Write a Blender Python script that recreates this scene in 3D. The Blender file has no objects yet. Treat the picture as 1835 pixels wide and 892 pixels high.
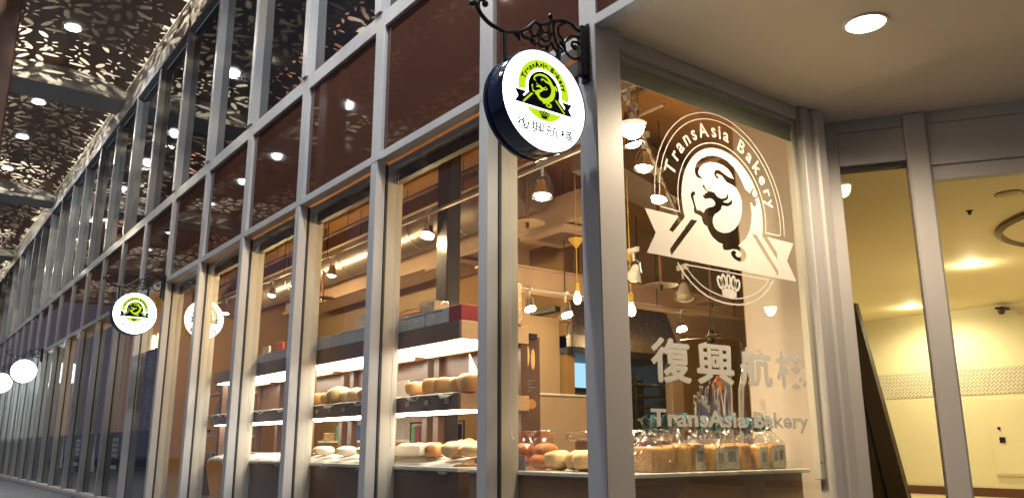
import bpy, math, random
from mathutils import Vector, Matrix
random.seed(7)
SC = bpy.context.scene
COL = SC.collection
PI = math.pi
R = math.radians

# ------------------------------------------------------------------ camera
cam_d = bpy.data.cameras.new('camera'); cam = bpy.data.objects.new('camera', cam_d); COL.objects.link(cam)
cam_d.sensor_width = 36; cam_d.lens = 1458.276 / 1835 * 36; cam_d.clip_end = 400; cam_d.clip_start = 0.05
def cam_matrix():
    p, r, yaw = 0.236385798, -0.00243824, 0.6487932
    F = Vector((-math.cos(yaw), math.sin(yaw), 0)); Rt = Vector((math.sin(yaw), math.cos(yaw), 0)); U = Vector((0, 0, 1))
    fwd = F * math.cos(p) + U * math.sin(p); up = -F * math.sin(p) + U * math.cos(p)
    rt = Rt * math.cos(r) + up * math.sin(r); up2 = up * math.cos(r) - Rt * math.sin(r)
    m = Matrix((rt, up2, -fwd)).transposed().to_4x4()
    m.translation = Vector((4.2046, -4.0, 1.2))
    return m
cam.matrix_world = cam_matrix()
SC.camera = cam

# ------------------------------------------------------------------ world (night: a very dim sky) and exposure
W = bpy.data.worlds.new('World'); SC.world = W; W.use_nodes = True
wn = W.node_tree.nodes; wl = W.node_tree.links
bg = wn['Background']
bg.inputs['Color'].default_value = (0.50, 0.52, 0.76, 1); bg.inputs['Strength'].default_value = 0.17
SC.view_settings.view_transform = 'Standard'; SC.view_settings.look = 'None'
SC.view_settings.exposure = 0.0; SC.view_settings.gamma = 1.0; SC.view_settings.use_curve_mapping = False
cy = SC.cycles
cy.use_denoising = True
try: cy.denoiser = 'OPENIMAGEDENOISE'
except Exception: pass
cy.max_bounces = 10; cy.transparent_max_bounces = 24; cy.diffuse_bounces = 4; cy.glossy_bounces = 5
cy.caustics_reflective = False; cy.caustics_refractive = False
cy.sample_clamp_indirect = 4.0; cy.sample_clamp_direct = 0

# ------------------------------------------------------------------ materials
def mat(name, col, rough=0.6, metal=0.0, spec=0.5, noise=None, bump=None, coat=0.0, emit=None, es=0.0, rv=.1):
    m = bpy.data.materials.new(name); m.use_nodes = True
    n = m.node_tree.nodes; l = m.node_tree.links; b = n['Principled BSDF']
    b.inputs['Base Color'].default_value = (*col, 1); b.inputs['Roughness'].default_value = rough
    b.inputs['Metallic'].default_value = metal; b.inputs['Specular IOR Level'].default_value = spec
    b.inputs['Coat Weight'].default_value = coat; b.inputs['Coat Roughness'].default_value = 0.05
    if emit: b.inputs['Emission Color'].default_value = (*emit, 1); b.inputs['Emission Strength'].default_value = es
    tc = None
    if noise or bump:
        tc = n.new('ShaderNodeTexCoord')
    if noise:                                   # (scale, amount, second colour, stretch xyz)
        sc, amt, c2, st = noise
        mp = n.new('ShaderNodeMapping'); mp.inputs['Scale'].default_value = st
        l.new(tc.outputs['Object'], mp.inputs['Vector'])
        nz = n.new('ShaderNodeTexNoise'); nz.inputs['Scale'].default_value = sc; nz.inputs['Detail'].default_value = 5; nz.inputs['Roughness'].default_value = 0.6
        l.new(mp.outputs['Vector'], nz.inputs['Vector'])
        cr = n.new('ShaderNodeValToRGB'); cr.color_ramp.elements[0].position = 0.5 - amt / 2; cr.color_ramp.elements[1].position = 0.5 + amt / 2
        cr.color_ramp.elements[0].color = (*col, 1); cr.color_ramp.elements[1].color = (*c2, 1)
        l.new(nz.outputs['Fac'], cr.inputs['Fac']); l.new(cr.outputs['Color'], b.inputs['Base Color'])
        mr = n.new('ShaderNodeMapRange'); mr.inputs['To Min'].default_value = max(0.015, rough - rv); mr.inputs['To Max'].default_value = min(1, rough + rv)
        l.new(nz.outputs['Fac'], mr.inputs['Value']); l.new(mr.outputs['Result'], b.inputs['Roughness'])
    if bump:                                    # (scale, strength, distance)
        nb = n.new('ShaderNodeTexNoise'); nb.inputs['Scale'].default_value = bump[0]; nb.inputs['Detail'].default_value = 4
        l.new(tc.outputs['Object'], nb.inputs['Vector'])
        bp = n.new('ShaderNodeBump'); bp.inputs['Strength'].default_value = bump[1]; bp.inputs['Distance'].default_value = bump[2]
        l.new(nb.outputs['Fac'], bp.inputs['Height']); l.new(bp.outputs['Normal'], b.inputs['Normal'])
    return m
def emat(name, col, s):
    m = bpy.data.materials.new(name); m.use_nodes = True
    n = m.node_tree.nodes; l = m.node_tree.links
    n.remove(n['Principled BSDF']); e = n.new('ShaderNodeEmission'); e.inputs['Color'].default_value = (*col, 1); e.inputs['Strength'].default_value = s
    l.new(e.outputs[0], n['Material Output'].inputs['Surface'])
    return m
def glassmat(name, tint=(1, 1, 1), ior=1.45, gloss=1.0, rough=0.0, bump=None, base=0.0, haze=0.0):
    """window glass: clear transmission with Fresnel reflection on top, optionally a thin film of dust"""
    m = bpy.data.materials.new(name); m.use_nodes = True
    n = m.node_tree.nodes; l = m.node_tree.links; n.remove(n['Principled BSDF'])
    t = n.new('ShaderNodeBsdfTransparent'); t.inputs['Color'].default_value = (*tint, 1)
    g = n.new('ShaderNodeBsdfGlossy'); g.inputs['Roughness'].default_value = rough
    f = n.new('ShaderNodeFresnel'); f.inputs['IOR'].default_value = ior
    mx = n.new('ShaderNodeMixShader')
    mm = n.new('ShaderNodeMath'); mm.operation = 'MULTIPLY_ADD'; mm.inputs[1].default_value = gloss; mm.inputs[2].default_value = base; mm.use_clamp = True
    ge = n.new('ShaderNodeNewGeometry'); inv = n.new('ShaderNodeMath'); inv.operation = 'SUBTRACT'; inv.inputs[0].default_value = 1.0; l.new(ge.outputs['Backfacing'], inv.inputs[1])
    fm = n.new('ShaderNodeMath'); fm.operation = 'MULTIPLY'; l.new(mm.outputs[0], fm.inputs[0]); l.new(inv.outputs[0], fm.inputs[1])
    l.new(f.outputs[0], mm.inputs[0]); l.new(fm.outputs[0], mx.inputs[0])
    l.new(t.outputs[0], mx.inputs[1]); l.new(g.outputs[0], mx.inputs[2])
    last = mx
    if haze:
        tc = n.new('ShaderNodeTexCoord'); nz = n.new('ShaderNodeTexNoise'); nz.inputs['Scale'].default_value = 1.3; nz.inputs['Detail'].default_value = 6
        mp = n.new('ShaderNodeMapping'); mp.inputs['Scale'].default_value = (1, 1, 0.25); l.new(tc.outputs['Object'], mp.inputs['Vector']); l.new(mp.outputs[0], nz.inputs['Vector'])
        mr = n.new('ShaderNodeMapRange'); mr.inputs['From Min'].default_value = 0.35; mr.inputs['From Max'].default_value = 0.75; mr.inputs['To Max'].default_value = haze
        l.new(nz.outputs['Fac'], mr.inputs['Value'])
        d = n.new('ShaderNodeBsdfDiffuse'); d.inputs['Color'].default_value = (.7, .7, .7, 1)
        m2 = n.new('ShaderNodeMixShader'); l.new(mr.outputs[0], m2.inputs[0]); l.new(mx.outputs[0], m2.inputs[1]); l.new(d.outputs[0], m2.inputs[2]); last = m2
    if bump:
        tc = n.new('ShaderNodeTexCoord'); nb = n.new('ShaderNodeTexVoronoi'); nb.feature = 'DISTANCE_TO_EDGE'; nb.inputs['Scale'].default_value = bump[0]
        l.new(tc.outputs['Object'], nb.inputs['Vector'])
        bp = n.new('ShaderNodeBump'); bp.inputs['Strength'].default_value = bump[1]; bp.inputs['Distance'].default_value = 0.02
        l.new(nb.outputs['Distance'], bp.inputs['Height']); l.new(bp.outputs['Normal'], g.inputs['Normal']); l.new(bp.outputs['Normal'], f.inputs['Normal'])
    l.new(last.outputs[0], n['Material Output'].inputs['Surface'])
    return m

M = {}
M['alu'] = mat('powder coated aluminium', (0.51, 0.49, 0.485), 0.42, 0.0, 0.5, noise=(1.1, 0.6, (0.43, 0.41, 0.40), (2, 2, .5)), bump=(60, .05, .01))
M['alu_in'] = mat('inner aluminium', (0.58, 0.54, 0.46), 0.45, 0, .5, noise=(2, .6, (0.52, 0.48, 0.42), (1, 1, .2)))
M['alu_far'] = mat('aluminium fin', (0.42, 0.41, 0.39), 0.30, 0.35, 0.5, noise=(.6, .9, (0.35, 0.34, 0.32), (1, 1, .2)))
M['gasket'] = mat('rubber gasket', (0.03, 0.03, 0.03), 0.6)
M['spandrel'] = mat('brown back painted glass', (0.085, 0.036, 0.024), 0.03, 0, 0.5, noise=(1.1, .8, (0.068, 0.030, 0.021), (1, 1, .6)), rv=.01)
M['dark_glass'] = mat('dark tinted glass', (0.012, 0.013, 0.016), 0.02, 0, 0.6, bump=(0.7, .05, .05), coat=.15)
M['glass'] = glassmat('window glass', (0.97, 0.98, 0.97), 1.5, 1.5, haze=0.006)
M['glass_door'] = glassmat('door glass', (0.93, 0.95, 0.90), 1.35, 0.8)
M['band'] = mat('pale painted fascia', (0.55, 0.55, 0.54), 0.5, noise=(1.5, .7, (0.48, 0.48, 0.48), (1, 1, 1)))
M['beam'] = mat('grey painted beam', (0.62, 0.62, 0.60), 0.6, noise=(.8, .7, (0.55, 0.55, 0.53), (1, 1, 1)))
M['soffit'] = mat('cream soffit plaster', (0.70, 0.63, 0.52), 0.75, noise=(.5, .8, (0.66, 0.59, 0.48), (1, 1, 1)), bump=(40, .06, .01))
M['brown_col'] = mat('brown painted steel', (0.16, 0.065, 0.04), 0.5, noise=(2, .6, (0.13, 0.05, 0.033), (1, 1, 1)))
M['pave'] = mat('grey paving', (0.085, 0.085, 0.088), 0.55, noise=(1.2, .5, (0.06, 0.06, 0.063), (1, 1, 1)), bump=(25, .2, .01))
M['plinth'] = mat('stone plinth', (0.42, 0.38, 0.35), 0.5, noise=(4, .6, (0.34, 0.30, 0.28), (1, 1, 1)))
M['black'] = mat('black iron', (0.012, 0.012, 0.016), 0.35, 0.3, .5, bump=(30, .25, .01))
M['navy'] = mat('navy painted drum', (0.006, 0.022, 0.085), 0.16, 0.0, 0.6, noise=(3, .5, (0.005, 0.017, 0.06), (1, 1, 1)), coat=.5)
M['navy_flat'] = mat('navy film', (0.003, 0.006, 0.022), 0.8, spec=.1)
M['sign_face'] = emat('lit sign face', (0.90, 0.97, 1.0), 5.0)
M['sign_lime'] = emat('lit lime film', (0.58, 0.86, 0.02), 0.98)
M['sign_far'] = emat('lit plain sign face', (0.80, 0.96, 1.0), 3.2)
M['film_white'] = mat('frosted white film', (0.68, 0.65, 0.58), 0.6, noise=(9, .6, (0.63, 0.60, 0.53), (1, 1, 1)))
# interior
M['plaster_orange'] = mat('ochre ceiling', (0.58, 0.30, 0.085), 0.8, noise=(1.4, .8, (0.48, 0.23, 0.06), (1, 1, 1)), bump=(14, .3, .02))
M['plaster_beige'] = mat('beige wall', (0.56, 0.42, 0.27), 0.7, noise=(.9, .8, (0.50, 0.37, 0.23), (1, 1, 1)))
M['plaster_white'] = mat('off white wall', (0.58, 0.50, 0.43), 0.5, noise=(.8, .8, (0.54, 0.46, 0.39), (1, 1, 1)))
M['plaster_ochre'] = mat('ochre wall', (0.44, 0.26, 0.08), 0.7, noise=(1, .8, (0.37, 0.21, 0.07), (1, 1, 1)))
M['floor_in'] = mat('dark tile floor', (0.10, 0.08, 0.07), 0.3, noise=(2, .5, (0.07, 0.06, 0.05), (1, 1, 1)))
M['wood_dark'] = mat('dark walnut veneer', (0.13, 0.070, 0.040), 0.35, noise=(5, .6, (0.09, 0.045, 0.027), (.35, .35, 6)))
M['wood_fascia'] = mat('brown laminate', (0.17, 0.095, 0.060), 0.32, noise=(5, .7, (0.13, 0.072, 0.045), (.3, .3, 5)))
M['wood_light'] = mat('light oak', (0.60, 0.40, 0.22), 0.45, noise=(6, .7, (0.50, 0.32, 0.16), (.4, .4, 6)))
M['wood_mid'] = mat('oak counter front', (0.30, 0.165, 0.075), 0.4, noise=(5, .7, (0.24, 0.125, 0.055), (.3, .3, 7)))
M['stone'] = mat('white counter stone', (0.72, 0.68, 0.60), 0.18, noise=(5, .7, (0.66, 0.61, 0.54), (1, 1, 1)))
M['steel'] = mat('brushed steel', (0.55, 0.53, 0.50), 0.28, 0.9, .5, noise=(10, .6, (0.42, 0.40, 0.38), (1, 1, .1)))
M['chrome'] = mat('chrome', (0.75, 0.74, 0.73), 0.12, 1.0)
M['duct'] = mat('galvanised duct', (0.42, 0.36, 0.31), 0.33, 0.75, .5, noise=(3, .7, (0.30, 0.25, 0.21), (1, 1, 1)), bump=(4, .15, .03))
M['duct_white'] = mat('pinkish white boxed duct', (0.58, 0.42, 0.30), 0.5, noise=(1.5, .6, (0.52, 0.37, 0.27), (1, 1, 1)))
M['rail'] = mat('white track rail', (0.62, 0.56, 0.48), 0.4)
M['white_metal'] = mat('white enamelled metal', (0.72, 0.70, 0.66), 0.3, 0, .5)
M['disc'] = mat('bronze disc', (0.30, 0.20, 0.12), 0.4, 0.4)
M['yellow'] = mat('yellow plastic', (0.65, 0.42, 0.05), 0.45)
M['bulb'] = emat('warm bulb', (1.0, 0.78, 0.42), 14)
M['lamp_hot'] = emat('lamp disc', (1.0, 0.93, 0.78), 40)
M['down_warm'] = emat('warm downlight', (1.0, 0.88, 0.62), 14)
M['down_cold'] = emat('cold downlight', (0.88, 0.96, 1.0), 22)
M['shelf_light'] = emat('shelf light panel', (1.0, 0.88, 0.70), 15)
M['paper'] = mat('baking paper', (0.80, 0.76, 0.68), 0.55, bump=(18, .4, .01)); M['paper'].node_tree.nodes['Principled BSDF'].inputs['Subsurface Weight'].default_value = 0
M['bread'] = mat('golden crust', (0.58, 0.27, 0.065), 0.5, noise=(9, .6, (0.40, 0.17, 0.045), (1, 1, 1)), bump=(30, .3, .01))
M['bread_pale'] = mat('pale crust', (0.78, 0.55, 0.27), 0.5, noise=(8, .6, (0.62, 0.36, 0.13), (1, 1, 1)), bump=(30, .3, .01))
M['bread_brown'] = mat('brown loaf crust', (0.46, 0.20, 0.055), 0.55, noise=(4, .5, (0.66, 0.37, 0.12), (2.5, 2.5, .7)), bump=(16, .5, .012))
M['choc'] = mat('chocolate bread', (0.10, 0.045, 0.025), 0.5, noise=(9, .6, (0.16, 0.07, 0.035), (1, 1, 1)))
M['cello'] = glassmat('cellophane', (0.98, 0.97, 0.95), 1.5, 1.6, 0.12, bump=(24, 1.0), base=0.07)
M['bag_pink'] = glassmat('pink bag film', (0.98, 0.80, 0.72), 1.5, 1.2, 0.12, bump=(14, .9), base=0.10)
M['teal'] = mat('teal ribbon', (0.06, 0.20, 0.24), 0.35)
M['label'] = mat('cream label paper', (0.66, 0.60, 0.47), 0.6, noise=(14, .5, (0.60, 0.55, 0.44), (1, 1, 1)))
M['label_ink'] = mat('grey print', (0.20, 0.20, 0.20), 0.6)
M['red'] = mat('red card', (0.24, 0.016, 0.018), 0.4)
M['red_dim'] = mat('red tag', (0.62, 0.07, 0.03), 0.45)
M['greybox'] = mat('grey patterned card', (0.52, 0.51, 0.50), 0.5, noise=(60, .2, (0.38, 0.37, 0.36), (1, 1, 1)))
M['card_tan'] = mat('tan carton', (0.58, 0.38, 0.20), 0.6, noise=(5, .5, (0.52, 0.33, 0.17), (1, 1, 1)))
M['blue'] = mat('blue package', (0.03, 0.10, 0.32), 0.35)
M['green'] = mat('green package', (0.12, 0.28, 0.16), 0.4)
M['poster'] = mat('dark poster', (0.10, 0.055, 0.035), 0.3)
M['kitchen_glow'] = emat('kitchen wall glow', (0.42, 0.75, 0.95), 1.2)  # wall emits its own light in place of kitchen lighting
M['tube'] = emat('fluorescent tube', (0.85, 0.92, 1.0), 4)
M['rack'] = mat('dark rack', (0.05, 0.045, 0.04), 0.4, .4)
M['blind'] = mat('grey green blind', (0.26, 0.27, 0.20), 0.7, noise=(3, .6, (0.22, 0.23, 0.17), (1, 1, 1)), bump=(40, .1, .01))
M['cor_wall'] = mat('pale yellow wall', (0.72, 0.67, 0.48), 0.6, noise=(.5, .8, (0.68, 0.63, 0.45), (1, 1, 1)))
M['cor_ceil'] = mat('pale yellow ceiling', (0.76, 0.69, 0.46), 0.7, noise=(.5, .8, (0.73, 0.66, 0.44), (1, 1, 1)))
M['cor_floor'] = mat('tan floor', (0.66, 0.56, 0.40), 0.3, noise=(2, .6, (0.60, 0.50, 0.36), (1, 1, 1)))
M['base_dark'] = mat('brown skirting', (0.10, 0.04, 0.025), 0.4)
M['board'] = mat('dark brown board', (0.085, 0.055, 0.025), 0.25, noise=(2, .6, (0.065, 0.042, 0.02), (1, 1, .3)))
M['film_dark'] = mat('dark window film', (0.012, 0.016, 0.022), 0.06, 0, .6, noise=(1, .6, (0.01, 0.02, 0.035), (1, 1, 1)))
M['film_brown'] = mat('brown banner film', (0.06, 0.035, 0.03), 0.3)
M['mark'] = mat('grey white print', (0.25, 0.25, 0.25), 0.6)
M['curtain'] = mat('wine red print poster', (0.10, 0.03, 0.035), 0.3, noise=(6, .4, (0.28, 0.16, 0.15), (1, 1, .5)))
M['skin'] = mat('skin', (0.50, 0.30, 0.21), 0.5)
M['shirt'] = mat('pale blue shirt', (0.42, 0.46, 0.52), 0.7, bump=(12, .3, .02))
M['hair'] = mat('black hair', (0.015, 0.012, 0.01), 0.5)
M['trousers'] = mat('dark trousers', (0.03, 0.03, 0.04), 0.7)

def perforated():
    m = bpy.data.materials.new('flower perforated brown sheet'); m.use_nodes = True
    n = m.node_tree.nodes; l = m.node_tree.links; b = n['Principled BSDF']
    b.inputs['Base Color'].default_value = (0.24, 0.125, 0.085, 1); b.inputs['Roughness'].default_value = 0.4
    tc = n.new('ShaderNodeTexCoord')
    sep = n.new('ShaderNodeSeparateXYZ'); l.new(tc.outputs['Object'], sep.inputs[0])
    cmb = n.new('ShaderNodeCombineXYZ'); l.new(sep.outputs['X'], cmb.inputs['X']); l.new(sep.outputs['Y'], cmb.inputs['Y'])
    def mth(op, a, b_=None, c=None):
        q = n.new('ShaderNodeMath'); q.operation = op
        for i, v in enumerate((a, b_, c)):
            if v is None: continue
            if isinstance(v, (int, float)): q.inputs[i].default_value = v
            else: l.new(v, q.inputs[i])
        return q.outputs[0]
    def layer(scale, off, r0, lx, ly, npet):
        vm = n.new('ShaderNodeVectorMath'); vm.operation = 'MULTIPLY_ADD'; l.new(cmb.outputs[0], vm.inputs[0])
        vm.inputs[1].default_value = (scale,) * 3; vm.inputs[2].default_value = off
        v = n.new('ShaderNodeTexVoronoi'); v.voronoi_dimensions = '2D'; v.inputs['Scale'].default_value = 1; v.inputs['Randomness'].default_value = 0.38
        l.new(vm.outputs[0], v.inputs['Vector'])
        sub = n.new('ShaderNodeVectorMath'); sub.operation = 'SUBTRACT'; l.new(vm.outputs[0], sub.inputs[0]); l.new(v.outputs['Position'], sub.inputs[1])
        s2 = n.new('ShaderNodeSeparateXYZ'); l.new(sub.outputs[0], s2.inputs[0])
        sc = n.new('ShaderNodeSeparateColor'); l.new(v.outputs['Color'], sc.inputs[0])
        ang = mth('ARCTAN2', s2.outputs['Y'], s2.outputs['X'])
        ang = mth('ADD', ang, mth('MULTIPLY', sc.outputs[0], 6.28))
        seg = 2 * PI / npet
        a = mth('SUBTRACT', mth('FLOORED_MODULO', ang, seg), seg / 2)
        rr = mth('SQRT', mth('ADD', mth('MULTIPLY', s2.outputs['X'], s2.outputs['X']), mth('MULTIPLY', s2.outputs['Y'], s2.outputs['Y'])))
        px = mth('MULTIPLY', rr, mth('COSINE', a)); py = mth('MULTIPLY', rr, mth('SINE', a))
        ex = mth('DIVIDE', mth('SUBTRACT', px, r0), lx); ey = mth('DIVIDE', py, ly)
        d = mth('ADD', mth('MULTIPLY', ex, ex), mth('MULTIPLY', ey, ey))
        return mth('LESS_THAN', d, 1.0)
    h1 = layer(.80, (0, 0, 0), 0.285, 0.15, 0.050, 6)
    h2 = layer(1.45, (3.3, 7.1, 0), 0.25, 0.11, 0.036, 5)
    hole = mth('MAXIMUM', h1, mth('MULTIPLY', h2, mth('SUBTRACT', 1, h1)))
    tr = n.new('ShaderNodeBsdfTransparent'); mx = n.new('ShaderNodeMixShader')
    l.new(hole, mx.inputs[0]); l.new(b.outputs[0], mx.inputs[1]); l.new(tr.outputs[0], mx.inputs[2])
    l.new(mx.outputs[0], n['Material Output'].inputs['Surface'])
    return m
M['perf'] = perforated()
def pattern_band():
    m = bpy.data.materials.new('woven pattern wall band'); m.use_nodes = True
    n = m.node_tree.nodes; l = m.node_tree.links; b = n['Principled BSDF']; b.inputs['Roughness'].default_value = .6
    tc = n.new('ShaderNodeTexCoord'); mp = n.new('ShaderNodeMapping'); mp.inputs['Rotation'].default_value = (R(90), 0, 0)
    l.new(tc.outputs['Object'], mp.inputs[0])
    mp2 = n.new('ShaderNodeMapping'); mp2.inputs['Rotation'].default_value = (0, 0, R(38)); l.new(mp.outputs[0], mp2.inputs[0])
    br = n.new('ShaderNodeTexBrick'); br.inputs['Scale'].default_value = 4.2; br.inputs['Brick Width'].default_value = .62; br.inputs['Row Height'].default_value = .25
    br.inputs['Mortar Size'].default_value = .03; br.inputs['Mortar Smooth'].default_value = 0
    br.inputs['Color1'].default_value = (.36, .33, .27, 1); br.inputs['Color2'].default_value = (.42, .39, .31, 1); br.inputs['Mortar'].default_value = (.78, .74, .62, 1)
    br.offset = .5; br.inputs['Bias'].default_value = 0
    l.new(mp2.outputs[0], br.inputs[0]); l.new(br.outputs[0], b.inputs['Base Color'])
    return m
M['pattern'] = pattern_band()

# ------------------------------------------------------------------ mesh helpers
class MB:
    def __init__(s): s.v = []; s.f = []
    def add(s, vs, fs):
        o = len(s.v); s.v += [tuple(x) for x in vs]; s.f += [tuple(i + o for i in f) for f in fs]; return s
    def box(s, x0, x1, y0, y1, z0, z1, bev=0.0, mt=None):
        if x0 > x1: x0, x1 = x1, x0
        if y0 > y1: y0, y1 = y1, y0
        if z0 > z1: z0, z1 = z1, z0
        b = min(bev, (x1 - x0) * .45, (y1 - y0) * .45, (z1 - z0) * .45)
        if b <= 0:
            vs = [(x0, y0, z0), (x1, y0, z0), (x1, y1, z0), (x0, y1, z0), (x0, y0, z1), (x1, y0, z1), (x1, y1, z1), (x0, y1, z1)]
            fs = [(0, 3, 2, 1), (4, 5, 6, 7), (0, 1, 5, 4), (1, 2, 6, 5), (2, 3, 7, 6), (3, 0, 4, 7)]
        else:
            vs = []; idx = {}
            for ix, x in enumerate((x0, x1)):
                for iy, y in enumerate((y0, y1)):
                    for iz, z in enumerate((z0, z1)):
                        sx, sy, sz = (1, -1)[ix], (1, -1)[iy], (1, -1)[iz]
                        for ax, p in enumerate(((x, y + sy * b, z + sz * b), (x + sx * b, y, z + sz * b), (x + sx * b, y + sy * b, z))):
                            idx[(ix, iy, iz, ax)] = len(vs); vs.append(p)
            fs = []
            g = lambda a, b_, c, d: idx[(a, b_, c, d)]
            fs += [(g(0, 0, 0, 0), g(0, 0, 1, 0), g(0, 1, 1, 0), g(0, 1, 0, 0)), (g(1, 0, 0, 0), g(1, 1, 0, 0), g(1, 1, 1, 0), g(1, 0, 1, 0))]
            fs += [(g(0, 0, 0, 1), g(1, 0, 0, 1), g(1, 0, 1, 1), g(0, 0, 1, 1)), (g(0, 1, 0, 1), g(0, 1, 1, 1), g(1, 1, 1, 1), g(1, 1, 0, 1))]
            fs += [(g(0, 0, 0, 2), g(0, 1, 0, 2), g(1, 1, 0, 2), g(1, 0, 0, 2)), (g(0, 0, 1, 2), g(1, 0, 1, 2), g(1, 1, 1, 2), g(0, 1, 1, 2))]
            for iy in (0, 1):
                for iz in (0, 1): fs.append((g(0, iy, iz, 1), g(1, iy, iz, 1), g(1, iy, iz, 2), g(0, iy, iz, 2)))
            for ix in (0, 1):
                for iz in (0, 1): fs.append((g(ix, 0, iz, 0), g(ix, 1, iz, 0), g(ix, 1, iz, 2), g(ix, 0, iz, 2)))
            for ix in (0, 1):
                for iy in (0, 1): fs.append((g(ix, iy, 0, 0), g(ix, iy, 1, 0), g(ix, iy, 1, 1), g(ix, iy, 0, 1)))
            for ix in (0, 1):
                for iy in (0, 1):
                    for iz in (0, 1): fs.append((g(ix, iy, iz, 0), g(ix, iy, iz, 1), g(ix, iy, iz, 2)))
        if mt is not None: vs = [tuple(mt @ Vector(v)) for v in vs]
        return s.add(vs, fs)
    def tube(s, pts, r, n=8, caps=True, flat=None):
        pts = [Vector(p) for p in pts]; rs = r if isinstance(r, (list, tuple)) else [r] * len(pts)
        vs = []; fs = []; prev = None
        for i, p in enumerate(pts):
            t = (pts[min(i + 1, len(pts) - 1)] - pts[max(i - 1, 0)]).normalized()
            a = prev if prev is not None else (Vector((0, 0, 1)) if abs(t.z) < .9 else Vector((1, 0, 0)))
            u = (a - t * a.dot(t)).normalized(); w = t.cross(u); prev = u
            for k in range(n):
                q = 2 * PI * k / n
                vs.append(p + (u * math.cos(q) + w * math.sin(q)) * rs[i])
        for i in range(len(pts) - 1):
            for k in range(n):
                fs.append((i * n + k, i * n + (k + 1) % n, (i + 1) * n + (k + 1) % n, (i + 1) * n + k))
        if caps: fs += [tuple(range(n - 1, -1, -1)), tuple((len(pts) - 1) * n + k for k in range(n))]
        return s.add(vs, fs)
    def lathe(s, prof, n=24, o=(0, 0, 0), axis='Z', mt=None, sx=1, sy=1):
        vs = []; fs = []
        for r, z in prof:
            for k in range(n):
                q = 2 * PI * k / n; v = Vector((r * math.cos(q) * sx, r * math.sin(q) * sy, z))
                if axis == 'X': v = Vector((v.z, v.x, v.y))
                if axis == 'Y': v = Vector((v.x, v.z, v.y))
                if mt is not None: v = mt @ v
                vs.append(v + Vector(o))
        for i in range(len(prof) - 1):
            for k in range(n): fs.append((i * n + k, i * n + (k + 1) % n, (i + 1) * n + (k + 1) % n, (i + 1) * n + k))
        both = prof[0][0] > 1e-6 and prof[-1][0] > 1e-6
        if prof[0][0] > 1e-6 and not both: fs.append(tuple(range(n - 1, -1, -1)))
        if prof[-1][0] > 1e-6 and not both: fs.append(tuple((len(prof) - 1) * n + k for k in range(n)))
        return s.add(vs, fs)
    def blob(s, c, rx, ry, rz, n=16, m=10, jit=0.0, pw=1.0, rot=0.0, flatb=None):
        rnd = random.Random(int(c[0] * 977 + c[1] * 331 + c[2] * 71))
        ph = [rnd.uniform(0, 6) for _ in range(4)]
        vs = []; fs = []; cr, sr = math.cos(rot), math.sin(rot)
        sg = lambda v: math.copysign(abs(v) ** pw, v)
        for i in range(m + 1):
            t = PI * i / m
            for k in range(n):
                q = 2 * PI * k / n
                w = 1 + jit * (math.sin(3 * q + ph[0] + 2 * t) + math.sin(5 * t + ph[1] + q) * .6 + .5 * math.sin(7 * q + ph[2]))
                x = rx * sg(math.sin(t)) * sg(math.cos(q)) * w; y = ry * sg(math.sin(t)) * sg(math.sin(q)) * w; z = rz * sg(math.cos(t)) * w
                if flatb is not None: z = max(z, -flatb)
                vs.append((c[0] + x * cr - y * sr, c[1] + x * sr + y * cr, c[2] + z))
        for i in range(m):
            for k in range(n): fs.append((i * n + k, (i + 1) * n + k, (i + 1) * n + (k + 1) % n, i * n + (k + 1) % n))
        return s.add(vs, fs)
    def build(s, name, m, parent=None, smooth=False, loc=None):
        me = bpy.data.meshes.new(name); me.from_pydata(s.v, [], s.f); me.update()
        if smooth:
            for p in me.polygons: p.use_smooth = True
        if isinstance(m, str): m = M[m]
        me.materials.append(m)
        o = bpy.data.objects.new(name, me); COL.objects.link(o)
        if parent is not None: o.parent = parent
        if loc is not None: o.location = loc
        if smooth:
            try: me.set_sharp_from_angle(angle=R(40))
            except Exception: pass
        return o
def tag(o, label=None, cat=None, group=None, kind=None):
    if label: o['label'] = label
    if cat: o['category'] = cat
    if group: o['group'] = group
    if kind: o['kind'] = kind
    return o
def thing(name, label, cat, loc=(0, 0, 0), rz=0, group=None):
    o = bpy.data.objects.new(name, None); COL.objects.link(o); o.location = loc; o.rotation_euler = (0, 0, rz)
    return tag(o, label, cat, group)
def copy_tree(o, parent=None):
    c = o.copy(); COL.objects.link(c)
    if parent is not None: c.parent = parent
    for ch in list(o.children): copy_tree(ch, c)
    return c
def bx(name, m, x0, x1, y0, y1, z0, z1, parent=None, bev=0.0):
    return MB().box(x0, x1, y0, y1, z0, z1, bev).build(name, m, parent)

# flat shapes with holes and lettering, returned as a list of (verts, faces) in 2-D
def _curve_mesh(cu):
    o = bpy.data.objects.new('tmp', cu); COL.objects.link(o)
    dg = bpy.context.evaluated_depsgraph_get(); dg.update()
    me = bpy.data.meshes.new_from_object(o.evaluated_get(dg))
    vs = [v.co.copy() for v in me.vertices]; fs = [tuple(p.vertices) for p in me.polygons]
    bpy.data.objects.remove(o); bpy.data.meshes.remove(me)
    return vs, fs
def shape2d(loops, ext=0.0):
    cu = bpy.data.curves.new('c', 'CURVE'); cu.dimensions = '2D'; cu.fill_mode = 'BOTH'; cu.extrude = ext
    for lp in loops:
        sp = cu.splines.new('POLY'); sp.points.add(len(lp) - 1); sp.use_cyclic_u = True
        for p, q in zip(sp.points, lp): p.co = (q[0], q[1], 0, 1)
    r = _curve_mesh(cu); bpy.data.curves.remove(cu); return r
def text2d(body, size=1.0, off=0.0, ext=0.0, spacing=1.0):
    cu = bpy.data.curves.new('t', 'FONT'); cu.body = body; cu.size = size; cu.offset = off; cu.extrude = ext; cu.space_character = spacing; cu.resolution_u = 4
    r = _curve_mesh(cu); bpy.data.curves.remove(cu); return r
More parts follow.
